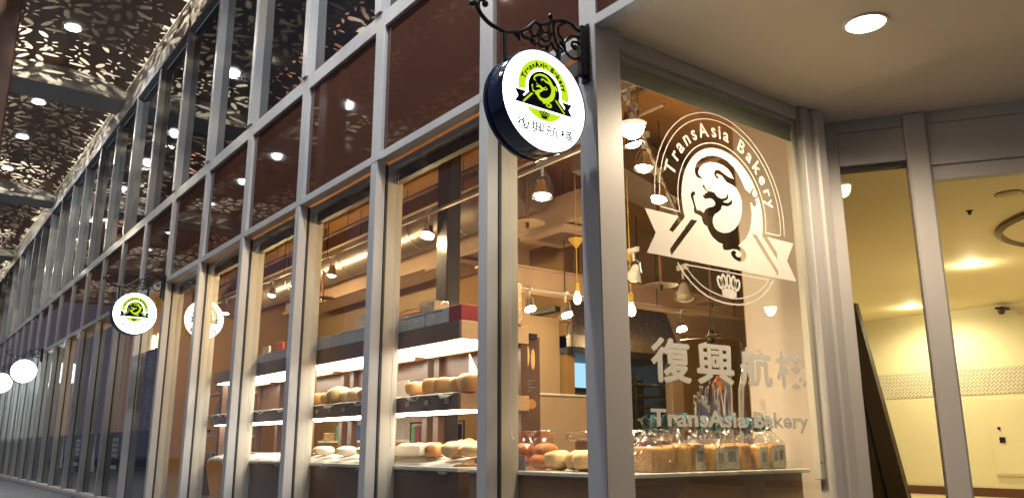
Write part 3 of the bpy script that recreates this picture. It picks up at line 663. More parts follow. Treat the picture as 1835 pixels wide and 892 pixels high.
# ------------------------------------------------------------------ projecting round signs
def sign(loc, label, detail=True, rad=.385):
    t = thing('round_sign', label, 'sign', loc, group='round lit signs on iron brackets')
    # drum (axis x, face towards +x); origin on the post, drum centre at (0, -.505-.., ..)
    cyy, czz = -.505, 3.615; th = .24
    MB().lathe([(0, -th), (rad - .03, -th), (rad + .012, -th + .02), (rad + .012, -th * .82), (rad - .006, -th * .78), (rad - .006, -th * .70), (rad + .012, -th * .66), (rad + .012, -.012), (rad + .006, .0), (rad, .0), (rad - .002, -.004), (rad - .002, -.02)], 72, (.1, cyy, czz), 'X').build('drum', 'navy', t, True)
    fo = MB().lathe([(0, 0), (rad - .003, 0), (rad - .003, -.01), (0, -.01)], 72, (.092, cyy, czz), 'X').build('face', 'sign_face' if detail else 'sign_far', t)
    MB().lathe([(0, -.003), (rad - .04, -.003), (rad - .04, 0)], 48, (.1 - th - .001, cyy, czz), 'X').build('back_face', 'sign_face' if detail else 'sign_far', t)
    if detail:
        s = .147; oy, oz = -.512, 3.692; X0 = .0935
        def f(name, vf, m, dx=0):
            vs, fs = vf
            return MB().add([(X0 + dx, oy + v[0] * s, oz + v[1] * s) for v in vs], fs).build(name, m, fo)
        f('lime_band', ringband(1.13, 1.60, PI + .17, -.17), 'sign_lime')
        f('arc_lettering', arc_text('TransAsia Bakery', 1.22, .25, R(165), R(10), off=.022), 'navy_flat', .0012)
        f('emblem', shape2d([EMB, DRAGON, STR_L, STR_R]), 'navy_flat')
        f('dragon', shape2d([DRAGON]), 'sign_lime'); f('ribbon_stripes', merge(shape2d([STR_L]), shape2d([STR_R])), 'sign_lime')
        bowl = [(-1.02, -1.06)] + [(1.2 * math.cos(a), -.62 + 1.0 * math.sin(a)) for a in [PI + .46 + (PI - .92) * i / 24 for i in range(25)]] + [(1.02, -1.06)]
        f('lime_bowl', shape2d([[(-1.05, -1.07), (1.05, -1.07)] + [(1.28 * math.cos(a) , -.5 + 1.1 * math.sin(a)) for a in [-.56 - (PI - 1.12) * i / 24 for i in range(25)]]]), 'sign_lime')
        f('crown', merge(*crown(1.15, 0, -1.28)), 'navy_flat', .0012)
        for i, ch in enumerate(zh):
            y0 = -.760 + i * .132
            vs, fs = fit(text2d(ch, 1, .0), y0, y0 + .116, 3.352, 3.438)
            MB().add(*merge(*[([(X0 + .0012 + .0003 * q, v[0] + dy, v[1] + dz) for v in vs], fs) for q, (dy, dz) in enumerate(((0, 0), (.0022, 0), (-.0022, 0), (0, .0018), (0, -.0018)))])).build('chinese_lettering', 'navy_flat', fo)
    # ironwork
    ib = MB()
    Y = lambda pts: [(0, a, b) for a, b in pts]
    def sm(pts, n=4):
        out = []; P = [Vector((0, a, b)) for a, b in pts]
        for i in range(len(P) - 1):
            p0, p1, p2, p3 = P[max(i - 1, 0)], P[i], P[i + 1], P[min(i + 2, len(P) - 1)]
            for k in range(n):
                u = k / n; out.append(.5 * ((2 * p1) + (p2 - p0) * u + (2 * p0 - 5 * p1 + 4 * p2 - p3) * u * u + (3 * p1 - p0 - 3 * p2 + p3) * u ** 3))
        return out + [P[-1]]
    ib.tube(sm([(-1.085, 4.245), (-1.055, 4.25), (-1.035, 4.215), (-1.0, 4.172), (-.926, 4.128), (-.817, 4.110), (-.715, 4.129), (-.619, 4.176), (-.547, 4.245), (-.51, 4.285)]), .016, 8)
    ib.blob((0, -1.083, 4.240), .022, .026, .026, 10, 8)
    ib.tube(sm([(-1.04, 4.24), (-1.02, 4.285), (-.985, 4.295), (-.972, 4.27)]), [.014] * 12 + [.016], 8); ib.blob((0, -.972, 4.272), .022, .026, .026, 10, 8)
    ib.tube(sm([(-.53, 4.28), (-.456, 4.278), (-.373, 4.325), (-.33, 4.35), (-.249, 4.384), (-.163, 4.389), (-.105, 4.359), (-.03, 4.351)]), .015, 8)
    ib.blob((0, -.362, 4.378), .02, .024, .024, 10, 8)
    for c in ([(-.03, 4.30), (-.088, 4.293), (-.156, 4.279), (-.215, 4.22), (-.226, 4.153), (-.179, 4.105), (-.112, 4.100), (-.055, 4.15), (-.045, 4.215), (-.085, 4.243), (-.14, 4.236), (-.150, 4.200), (-.122, 4.190)],
              [(-.17, 4.385), (-.23, 4.365), (-.279, 4.318), (-.285, 4.262), (-.25, 4.225), (-.222, 4.19)],
              [(-.547, 4.24), (-.56, 4.19), (-.53, 4.160), (-.48, 4.175), (-.452, 4.21), (-.462, 4.262)],
              [(-.47, 4.27), (-.44, 4.225), (-.40, 4.225), (-.378, 4.255), (-.38, 4.31)],
              [(-.37, 4.33), (-.385, 4.26), (-.365, 4.20), (-.41, 4.150), (-.46, 4.165), (-.49, 4.12), (-.45, 4.098), (-.395, 4.12), (-.36, 4.165)],
              [(-.31, 4.36), (-.335, 4.30), (-.325, 4.22), (-.30, 4.16), (-.25, 4.14)],
              [(-.36, 4.17), (-.33, 4.12), (-.28, 4.10), (-.24, 4.13)],
              [(-.63, 4.172), (-.64, 4.14), (-.60, 4.115), (-.56, 4.135), (-.545, 4.17)]):
        ib.tube(sm(c), .0105, 7)
    for (a, b, a2, b2) in ((-.72, 4.125, -.655, 4.078), (-.60, 4.13, -.505, 4.085), (-.68, 4.12, -.70, 4.10), (-.42, 4.12, -.40, 4.07), (-.33, 4.25, -.40, 4.19), (-.28, 4.2, -.21, 4.13), (-.5, 4.18, -.47, 4.24)):
        ib.tube([(0, a, b), (0, (a + a2) / 2 + .012, (b + b2) / 2 + .012), (0, a2, b2)], [.006, .02, .002], 7)
    ib.blob((0, -.12, 4.195), .018, .024, .024, 10, 8)
    ib.build('scroll_bracket', 'black', t, True)
    MB().box(-.035, .035, -.075, -.002, 3.97, 4.40, .012).box(-.045, .045, -.02, -.001, 3.93, 4.42, .006).build('wall_plate', 'black', t)
    MB().tube([(0, -.80, 4.11), (0, -.80, 3.862)], .016, 8).build('hanger', 'black', t, True); MB().tube([(0, -.29, 4.13), (0, -.29, 3.932)], .02, 8).build('hanger', 'black', t, True)
    return t
sign((-.1, 0, 0), 'large round lit bakery sign on scroll bracket at the shop corner')
sign((-12.19, 0, 0), 'smaller looking round bakery sign with logo, farther along the front')
sign((-27.2, 0, 0), 'plain glowing round sign far along the front, right of another', False)
sign((-33.6, 0, 0), 'plain glowing round sign farthest away at the left edge', False)
for s_ in (-12.19, -27.2, -33.6):
    pass
# ================================================================== inside the bakery
def led(name, x0, x1, y0, y1, z, parent): return bx(name, 'shelf_light', x0, x1, y0, y1, z - .012, z, parent)
def shelf_unit(x0, x1, label, end=False, light_mid=True, back=True):
    t = thing('display_shelf', label, 'display shelf', (x0, .38, 0), group='lit display shelves along the window')
    w = x1 - x0; D = .86; zs = 2.22
    bx('top_box', 'wood_light', .0, w - .0, .021, D, zs + .0, 2.40, t, .003)
    bx('top_fascia', 'wood_fascia', .0, w - .004, 0, .020, zs - .004, 2.404, t)
    led('light_panel', .06, w - .05, .05, .60, zs - .004, t)
    bx('light_lip', 'wood_light', .06, w - .05, .601, .63, zs - .03, zs - .002, t)
    bx('middle_shelf', 'wood_light', .0, w, .021, D, 1.54, 1.69, t, .003)
    bx('middle_fascia', 'wood_fascia', .0, w - .004, 0, .020, 1.536, 1.694, t)
    if light_mid: led('light_panel', .08, w - .08, .05, .50, 1.538, t)
    for xx in (.005, w - .115):
        for (ya, yb) in ((.13, .22), (D - .10, D - .01)):
            if xx > 1 and ya < .3: continue
            bx('post', 'wood_dark', xx, xx + .11, ya, yb, 1.012, zs - .002, t, .004) if False else MB().box(xx, xx + .11, ya, yb, 1.012, 1.535, .004).box(xx, xx + .11, ya, yb, 1.696, zs - .004, .004).build('post', 'wood_dark', t)
    if back:
        bx('back_panel', 'wood_dark', .12, w - .13, D - .04, D - .012, 1.70, zs - .006, t)
        MB().box(.12, w - .13, D - .045, D - .042, 1.98, 1.986).build('panel_joint', 'black', t)
    # paper liners, curling over the front edge
    for (z, ya) in ((1.697, .01), (1.012, .03)):
        mb = MB(); n = 26; rnd = random.Random(int(x0 * 31 + z * 10)); vs = []
        for i in range(n + 1):
            xx = .10 + (w - .2) * i / n; s = .02 * math.sin(i * .9 + x0) + .012 * rnd.random()
            dr = .0 + (.05 if (i % 11) in (1, 2, 3) else .008) 
            dr += .03 if z < 1.5 else 0; up = .0 if z > 1.5 else .075
            vs += [(xx, -.035 + s, z - dr), (xx, .03, z + .006 + .25 * abs(s)), (xx, .34, z + .004 + up), (xx, .72, z + .004 + up + .01 * rnd.random())]
        fs = [(4 * i + k, 4 * i + k + 1, 4 * i + 5 + k, 4 * i + 4 + k) for i in range(n) for k in range(3)]
        o = mb.add(vs, fs).build('paper_liner', 'paper', t, True)
        md = o.modifiers.new('thick', 'SOLIDIFY'); md.thickness = .002
    return t
shelf_unit(-4.12, -2.42, 'lit display shelf with sliced loaves, ending in a light oak end face', True)
shelf_unit(-6.34, -4.25, 'lit display shelf with round rolls, between the two nearest shelves posts')
shelf_unit(-8.72, -6.52, 'lit display shelf holding only paper liners in its middle shelf')
shelf_unit(-9.95, -8.9, 'narrow lit shelf at the far end of the display row', light_mid=True)
ct = thing('window_counter', 'long dark walnut counter below the lit display shelves', 'counter', (-9.0, .36, 0))
bx('front', 'wood_dark', 0, 6.62, 0, .04, .021, .955, ct); bx('worktop', 'stone', -.02, 6.62, -.015, .95, .957, 1.0, ct, .006)
bx('end_board', 'wood_dark', 6.58, 6.62, .041, .9, .021, .955, ct)
cc = thing('corner_counter', 'oak fronted corner counter with white stone top in the corner window', 'counter', (0, 0, 0))
MB().box(-2.2, -.30, .36, .40, .021, .955).build('front', 'wood_mid', cc)
MB().box(-.34, -.30, .401, 2.70, .021, .955).build('side_front', 'wood_mid', cc)
MB().box(-2.2, -.22, .335, 2.72, .957, .992, .006).build('worktop', 'stone', cc)
bx('glass_guard', 'glass', -.262, -.256, .42, 2.66, .994, 1.07, cc); bx('glass_guard', 'glass', -2.1, -.3, .36, .366, .994, 1.075, cc)
# metal table with trays at the far end of the row
mt_ = thing('metal_table', 'steel work table with a tray beyond the display shelves', 'table', (-11.4, .5, 0))
bx('top', 'steel', 0, 1.9, 0, .7, .98, 1.02, mt_, .004); bx('tray', 'steel', .3, 1.4, .05, .6, 1.021, 1.10, mt_, .01)
for a in (0.03, 1.83):
    for b in (.03, .63): MB().box(a, a + .04, b, b + .04, .021, .979).build('leg', 'steel', mt_)
bx('lower_shelf', 'steel', .05, 1.85, .05, .65, .30, .33, mt_)
rk = thing('open_rack', 'white wire rack holding bread bags beside the far shelf', 'rack', (-11.5, .75, 0))
for z in (1.35, 1.72, 2.1): bx('shelf', 'white_metal', 0, 1.5, 0, .5, z, z + .03, rk, .004)
for a in (0, 1.46):
    for b in (0, .46): MB().box(a, a + .03, b, b + .03, .021, 2.5).build('post', 'white_metal', rk)
for i, (xx, z, m, s) in enumerate(((-11.2, 2.13, 'curtain', .2), (-10.7, 2.13, 'red', .16), (-11.1, 1.75, 'paper', .22), (-10.5, 1.75, 'curtain', .2), (-10.9, 1.38, 'paper', .2))):
    tag(MB().blob((xx, .98, z + s * .62), s * 1.1, s * .7, s * .62, 14, 8, .06, .8).build('bread_bag', m, None, True), ('dark patterned bag on the top rack shelf', 'red bag on the top rack shelf', 'white paper bag on the middle rack shelf', 'dark bag on the middle rack shelf right of the paper one', 'white paper bag on the lowest rack shelf')[i], 'bag', 'bags on the white rack')

ordn = ['first', 'second', 'third', 'fourth', 'fifth', 'sixth', 'seventh', 'eighth', 'ninth', 'tenth']
# loaves on the nearest middle shelf
for i, x in enumerate((-3.50, -3.20, -2.93, -2.74, -2.50)):
    o = MB().blob((0, 0, 0), .095 + .018 * ((i * 7) % 3), .13, .075 + .010 * ((i * 5) % 3), 22, 14, .04, .66, .35 * i).build('sliced_loaf', 'bread_brown' if i % 2 == 0 else 'bread', None, True, (x, .56 + .03 * (i % 2), 1.795))
    tag(o, '%s golden loaf from the left on the nearest middle shelf' % ordn[i], 'loaf', 'loaves on the nearest middle shelf')
    for k in range(3): pass
cd = thing('price_card', 'blank white upright card left of the loaves on the nearest shelf', 'card', (-3.98, .55, 1.70)); bx('card', 'paper', 0, .30, 0, .012, 0, .20, cd); bx('foot', 'paper', 0, .30, .013, .09, 0, .008, cd)
tr = MB().add([(0, 0, 0), (.16, 0, .20), (0, 0, .40), (0, .01, 0), (.16, .01, .20), (0, .01, .40)], [(0, 1, 2), (5, 4, 3), (0, 3, 4, 1), (1, 4, 5, 2), (2, 5, 3, 0)]).build('folded_card', 'paper', None, False, (-3.02, .9, 1.75))
tag(tr, 'white folded paper triangle standing against the nearest back panel', 'card')
for i, (x, s, m, l) in enumerate(((-6.0, .12, 'bread', 1.5), (-5.68, .115, 'bread_brown', 1), (-5.40, .15, 'bread_pale', 1.1), (-5.12, .12, 'bread_pale', 1.1), (-4.86, .12, 'bread_pale', 1.2), (-4.6, .12, 'bread', 1.2))):
    tag(MB().blob((0, 0, 0), s * l * (.9 + .06 * (i % 3)), s * 1.1, s * .72, 20, 12, .06, .9, .5 * i).build('bread_roll', m, None, True, (x, .55, 1.705 + s * .72)), '%s roll from the left on the second middle shelf' % ordn[i], 'roll', 'rolls on the second middle shelf')
for i, (x, y) in enumerate(((-5.95, .6), (-5.62, .5), (-5.30, .62), (-5.0, .5), (-4.72, .6))):
    tag(MB().blob((0, 0, 0), .115, .11, .055, 18, 12, .05, .9, .4 * i).build('white_bun', 'paper' if i % 2 else 'bread_pale', None, True, (x, y, 1.14)), '%s floury bun from the left on the counter under the second shelf' % ordn[i], 'bun', 'floury buns on the counter')
for i, (x, y, m) in enumerate(((-3.35, .7, 'bread'), (-3.12, .55, 'bread'), (-2.86, .66, 'bread_pale'), (-2.72, .5, 'bread_pale'), (-2.55, .62, 'bread_pale'))):
    tag(MB().blob((0, 0, 0), .085 + .012 * (i % 3), .11, .062 + .010 * (i % 2), 20, 12, .06, .85, .6 * i).build('bread_roll', m, None, True, (x, y, 1.155)), '%s soft roll from the left on the counter under the nearest shelf' % ordn[i], 'roll', 'rolls on the nearest counter')
ty = thing('bread_tray', 'white paper lined tray on the counter under the nearest shelf', 'tray', (-4.05, .42, 1.098))
bx('base', 'paper', 0, .85, 0, .5, 0, .012, ty); MB().box(0, .85, 0, .01, .012, .10).box(0, .85, .49, .5, .012, .10).box(0, .01, .011, .489, .012, .10).box(.84, .85, .011, .489, .012, .10).build('rim', 'paper', ty)
for i, x in enumerate((-3.85, -3.6, -3.35)):
    tag(MB().blob((0, 0, 0), .10, .11, .06, 14, 8, .03, .9).build('small_bun', 'bread_pale', None, True, (x, .65, 1.17)), '%s small bun from the left in the paper lined tray' % ordn[i], 'bun', 'small buns in the tray')
for i in range(7):
    x = -3.62 + i * .19
    tag(MB().blob((0, 0, 0), .085 + .01 * (i % 3), .11, .09 + .012 * ((i * 3) % 4), 18, 12, .05, .8, .7 * i).build('sliced_loaf', ('bread', 'bread_brown', 'bread_pale')[i % 3], None, True, (x, .86, 1.80)), '%s loaf from the left in the rear row of the nearest middle shelf' % ordn[i], 'loaf', 'rear loaves on the nearest middle shelf')
for i in range(6):
    x = -5.9 + i * .24
    tag(MB().blob((0, 0, 0), .10, .11, .075 + .012 * ((i * 3) % 4), 18, 12, .06, .85, .7 * i).build('bread_roll', ('bread_pale', 'bread', 'bread_pale')[i % 3], None, True, (x, .82, 1.785)), '%s roll from the left in the rear row of the second middle shelf' % ordn[i], 'roll', 'rear rolls on the second middle shelf')
for i in range(6):
    x = -3.3 + i * .155
    tag(MB().blob((0, 0, 0), .08, .10, .07 + .01 * (i % 3), 18, 12, .06, .85, .7 * i).build('bread_roll', ('bread', 'bread_pale', 'bread_brown')[i % 3], None, True, (x, .90, 1.175)), '%s roll from the left in the rear row under the nearest shelf' % ordn[i], 'roll', 'rear rolls under the nearest shelf')
for j, (x0, n_) in enumerate(((-3.42, 3), (-5.7, 3))):
    for i in range(n_):
        pc = thing('price_tag', '%s small white price tag on the %s middle shelf edge' % (ordn[i], ('nearest', 'second')[j]), 'price tag', (x0 + .38 * i, .372, 1.60), group='price tags on the shelf edges'); bx('plate', 'label', 0, .07, -.004, .003, 0, .045, pc); bx('print', 'label_ink', .012, .055, -.0055, -.0045, .018, .026, pc)
# red bag and packages seen through the second shelf
def pack(name, m, x0, x1, y0, y1, z0, z1, label, cat, group=None, bev=.01): return tag(bx(name, m, x0, x1, y0, y1, z0, z1, None, bev), label, cat, group)
rb = MB().blob((0, 0, 0), .20, .14, .17, 16, 10, .09, .8).build('red_bag', 'red', None, True, (-5.0, .95, 1.17)); tag(rb, 'shiny red bag of sweets on the counter under the second shelf', 'bag')
bs = thing('back_shelf', 'long low shelf of packaged goods behind the display counter', 'shelf', (-9.0, 1.9, 0))
for z in (1.25, .85): bx('board', 'white_metal', 0, 3.6, 0, .4, z, z + .035, bs)
for a in (0, 1.78, 3.56): bx('upright', 'white_metal', a, a + .04, .401, .44, .021, 1.9, bs)
for i, (x, w_, h, m, lb) in enumerate(((-8.9, .38, .12, 'card_tan', 'tan carton'), (-8.45, .22, .22, 'green', 'green packet'), (-8.15, .24, .30, 'greybox', 'pale grey packet'), (-7.85, .52, .24, 'blue', 'wide blue packet'), (-7.28, .30, .36, 'blue', 'tall blue packet'), (-6.93, .34, .16, 'card_tan', 'small tan box'), (-6.5, .30, .30, 'greybox', 'grey box'))):
    pack('package', m, x, x + w_, 1.95, 2.2, 1.286, 1.286 + h, '%s, %s from the left on the low back shelf' % (lb, ordn[i]), 'package', 'packages on the low back shelf')
for i, (x0, z0, w_, h) in enumerate(((-5.42, .60, .80, .26), (-5.42, .862, .50, .17), (-5.41, 1.034, .42, .14), (-5.40, 1.176, .26, .12))):
    pack('carton', 'card_tan', x0, x0 + w_, 2.0, 2.3, z0, z0 + h, ('bottom wide', 'second', 'third', 'top and smallest')[i] + ' brown carton of the stack behind the nearest shelf', 'carton', 'stacked brown cartons')
bx_ = thing('carton_stand', 'low dark stand carrying the brown cartons', 'stand', (-5.45, 1.95, 0)); bx('top', 'wood_dark', 0, .9, 0, .5, .56, .599, bx_); 
for a in (0, .85):
    for b in (0, .45): bx('leg', 'wood_dark', a, a + .05, b, b + .05, .021, .559, bx_)
rl = thing('clothes_rail', 'rail with small coloured garments behind the nearest display shelf', 'rail', (-5.75, 1.8, 0))
MB().tube([(0, 0, 1.50), (1.3, 0, 1.50)], .012, 8).tube([(0, 0, .02), (0, 0, 1.51)], .014, 8).tube([(1.3, 0, .02), (1.3, 0, 1.51)], .014, 8).build('frame', 'black', rl, True)
for i, m in enumerate(('green', 'red', 'blue', 'white_metal', 'greybox', 'navy_flat', 'red', 'blue', 'greybox', 'navy_flat')):
    o = MB().box(-.05, .05, -.015, .015, -.30 - .03 * (i % 3), -.02, .012).build('apron', m, None, False, (-5.68 + .125 * i, 1.80, 1.485)); tag(o, '%s small hanging apron from the left on the rail' % ordn[i], 'apron', 'aprons on the rail')

# things on top of the display shelves
for i, (x0, x1) in enumerate(((-4.10, -3.50), (-3.47, -3.13), (-3.10, -2.78))):
    t = thing('gift_box', '%s grey patterned gift box from the left on the nearest shelf top' % ordn[i], 'box', (x0, .40, 2.405), group='gift boxes on the nearest shelf')
    bx('body', 'greybox', 0, x1 - x0, 0, .22, 0, .135, t, .004); bx('lid', 'greybox', -.003, x1 - x0 + .003, -.004, .224, .137, .155, t, .003)
    tag(MB().lathe([(0, -.004), (.016, -.004), (.016, 0)], 14, ((x1 - x0) / 2, -.001, .09), 'Y').build('emblem', 'white_metal', t)); MB().box((x1 - x0) / 2 - .05, (x1 - x0) / 2 + .05, -.003, -.001, .03, .036).build('print_line', 'label', t)
t = thing('red_gift_box', 'red gift box at the right end of the nearest shelf top', 'box', (-2.775, .40, 2.405)); bx('body', 'greybox', 0, .12, 0, .22, 0, .15, t); bx('cover', 'red', .1205, .345, 0, .22, 0, .155, t, .004)
for i in range(5):
    x0 = -6.22 + i * .38
    t = thing('gift_box', '%s pale grey gift box from the left on the second shelf top' % ordn[i], 'box', (x0, .40, 2.405), group='gift boxes on the second shelf'); bx('body', 'greybox', 0, .36, 0, .2, 0, .15, t, .004); bx('lid', 'white_metal', -.002, .362, -.003, .203, .1505, .158, t)
for i in range(4):
    x0 = -8.55 + i * .42
    t = thing('gift_box', '%s dull grey gift box from the left on the third shelf top' % ordn[i], 'box', (x0, .40, 2.405), group='gift boxes on the third shelf'); bx('body', 'greybox', 0, .40, 0, .2, 0, .12, t, .004); bx('lid', 'white_metal', -.002, .402, -.003, .203, .1205, .128, t)
for i, (x0, m, h, lb) in enumerate(((-8.40, 'white_metal', .13, 'white card with fine print behind the third shelf boxes'), (-7.85, 'red_dim', .16, 'small red framed card behind the third shelf boxes'), (-7.35, 'white_metal', .14, 'plain white packet right of the red card on the third shelf'), (-8.70, 'red', .15, 'red packet at the left end of the third shelf top'))):
    pack('card', m, x0, x0 + .26, .62, .66, 2.535 if i < 3 else 2.405, 2.68 + h * .2, lb, 'card', bev=.004) if i < 3 else pack('packet', m, x0, x0 + .12, .42, .60, 2.405, 2.58, lb, 'packet')
for i in range(3):
    pass
t = thing('wrapped_tray', 'clear wrapped pink and white package lying on the grey gift boxes', 'package', (-3.95, .52, 2.563)); MB().blob((.3, .1, .045), .34, .12, .045, 20, 8, .06, .6).build('contents', 'bread_pale', t, True); MB().blob((.3, .1, .055), .40, .16, .062, 20, 8, .08, .7).build('wrapping', 'bag_pink', t, True)
for i, (x0, x1, z1, y, lb) in enumerate(((-3.30, -2.98, .12, .70, 'low tan carton lying wrapped on top of the red gift box end'), (-2.96, -2.62, .36, .95, 'tall tan wrapped carton on the light oak end of the shelf'), (-2.58, -2.40, .44, .95, 'tallest tan wrapped carton at the very end of the shelf'))):
    z0 = 2.405 if i else 2.565
    t = thing('wrapped_carton', lb, 'carton', (x0, y if i else .42, z0)); bx('box', 'card_tan', .01, x1 - x0 - .01, 0.01, .20, .002, z1, t, .01); MB().box(0, x1 - x0, 0, .21, 0, z1 + .012, .02).build('film', 'cello', t); MB().box(.1, .2, .004, .008, z1 * .45, z1 * .7).build('label', 'label', t)
pack('low_carton', 'card_tan', -2.80, -2.44, .50, .72, 2.405, 2.50, 'flat tan carton at the corner of the nearest shelf top', 'carton')
t = thing('round_oven', 'domed steel tin standing behind the second shelf top', 'tin', (-5.35, 1.0, 2.405)); MB().lathe([(0, -.08), (.33, -.08), (.36, -.05), (.36, .05), (.33, .08), (0, .08)], 32, (0, 0, .10), 'Y').build('drum', 'duct', t, True); MB().lathe([(.25, -.09), (.28, -.09), (.28, -.081), (.25, -.081)], 32, (0, 0, .10), 'Y').build('rim', 'steel', t, True)
t = thing('paper_bag', 'crumpled white paper bag on the right end of the second shelf', 'bag', (-4.75, .6, 2.57)); MB().blob((0, 0, .09), .24, .12, .10, 16, 8, .12, .7).build('body', 'paper', t, True)
# ceiling rods with round plates above the shelves
for i, x in enumerate((-7.3, -6.55, -6.0, -5.35 - 1.9)):
    pass
for i, (x, z) in enumerate(((-10.35, 3.48), (-9.0, 3.44), (-13.3, 3.55))):
    t = thing('wall_stub', '%s dark stub with round plate on the beige wall, counted from the right' % ('second', 'first', 'third')[i], 'bracket', (x, 3.7, z), group='dark stubs on the beige wall')
    MB().tube([(0, 0, -.55), (0, 0, 0)], .04, 8).build('rod', 'black', t, True); MB().lathe([(0, 0), (.13, 0), (.13, .03), (0, .03)], 16).build('plate', 'black', t, True)
tag(bx('support_post', 'rack', -4.37, -4.12, 1.30, 1.5, .021, 4.948, None, .01), 'square dark post rising behind the nearest display shelf', 'post')

# corner bay: bags and breads
for i, (x, m) in enumerate(((-1.78, 'bread'), (-1.47, 'bread_brown'))):
    t = thing('pink_bread_bag', ('left', 'right')[i] + ' pinkish clear bag of rolls on the corner counter', 'bag', (x, .62, .993), group='pink bags of rolls')
    for k in range(4): MB().blob((.06 * (k % 2) - .03, .05 * (k // 2), .07 + .09 * (k // 2)), .10, .09, .065, 12, 8, .03).build('roll', m, t, True)
    rnd = random.Random(i + 3); pr = [(.13, 0), (.17, .05), (.16, .16), (.13, .22), (.10, .27), (.17, .325), (.16, .33)]
    mb = MB(); vs = []; n = 20
    for r, z in pr:
        for k in range(n): a = 2 * PI * k / n; rr = r * (1 + .10 * rnd.uniform(-1, 1)); vs.append((rr * math.cos(a), rr * .8 * math.sin(a), z))
    mb.add(vs, [(a * n + k, a * n + (k + 1) % n, (a + 1) * n + (k + 1) % n, (a + 1) * n + k) for a in range(len(pr) - 1) for k in range(n)]).build('bag', 'bag_pink', t)
t = thing('tag_holder', 'small grey price tag standing before the pink bags', 'price tag', (-1.56, .40, .993)); bx('tag', 'mark', 0, .14, 0, .006, .0, .125, t); bx('foot', 'mark', 0, .14, .007, .04, 0, .006, t)
for i, (x, y) in enumerate(((-1.22, .60), (-1.03, .66), (-.86, .58))):
    tag(MB().blob((0, 0, 0), .11, .12, .078, 22, 14, .06, .85, .5 * i).build('cream_bun', 'bread_pale', None, True, (x, y, 1.078)), '%s sugar topped bun from the left on the corner counter' % ordn[i], 'bun', 'sugar topped buns')
t = thing('cake_box', 'dark cake under crinkled clear film behind the sugar topped buns', 'cake', (-1.40, .86, .993)); bx('cake', 'choc', .05, .88, .02, .40, .12, .27, t, .03); bx('stand', 'choc', .10, .85, .05, .38, .0, .119, t, .01)
MB().blob((.44, .20, .285), .52, .26, .05, 30, 8, .05, .5).build('film', 'cello', t)
t = thing('white_counter_panel', 'tall plain cream panel of the service counter inside', 'counter', (-4.1, 2.62, 0)); bx('panel', 'plaster_beige', 0, .1, 0, 1.15, .021, 1.82, t, .01); bx('top_edge', 'stone', -.02, .12, -.02, 1.17, 1.821, 1.85, t, .004)
t = thing('poster_stand', 'dark standing poster with pictures of breads beyond the shelf end', 'poster', (-2.62, 1.16, 0))
bx('board', 'poster', 0, .02, 0, .37, 1.0, 2.33, t); bx('foot', 'black', -.06, .08, .10, .22, .021, .03, t); bx('stem', 'black', .005, .015, .15, .17, .031, .999, t)
bx('clip', 'black', .0, .05, .20, .32, 2.30, 2.36, t, .004)
for i in range(4): MB().blob((.0225, .05 + .075 * i, 2.12 - .03 * (i % 2)), .002, .028, .11, 12, 8).build('printed_baguette', 'bread_pale', t, True)
for (y, z, r) in ((.10, 1.68, .05), (.25, 1.62, .065), (.1, 1.52, .04)): MB().blob((.0225, y, z), .002, r, r * .8, 14, 8).build('printed_bun', 'bread', t, True)
for i in range(4): bx('print_line', 'mark', .0201, .022, .04, .30 - .05 * (i % 2), 1.86 - .035 * i, 1.866 - .035 * i, t)
for z, z2, lb in ((2.19, 2.43, 'upper'), (1.44, 1.64, 'lower')):
    t = thing('bread_basket', '%s light wooden tray end beside the dark bread poster' % lb, 'tray', (-2.80, 1.02, z)); MB().box(0, .20, 0, .36, 0, .02).box(0, .02, 0, .36, .021, z2 - z).box(.18, .20, 0, .30, .021, z2 - z).build('tray', 'wood_light', t)

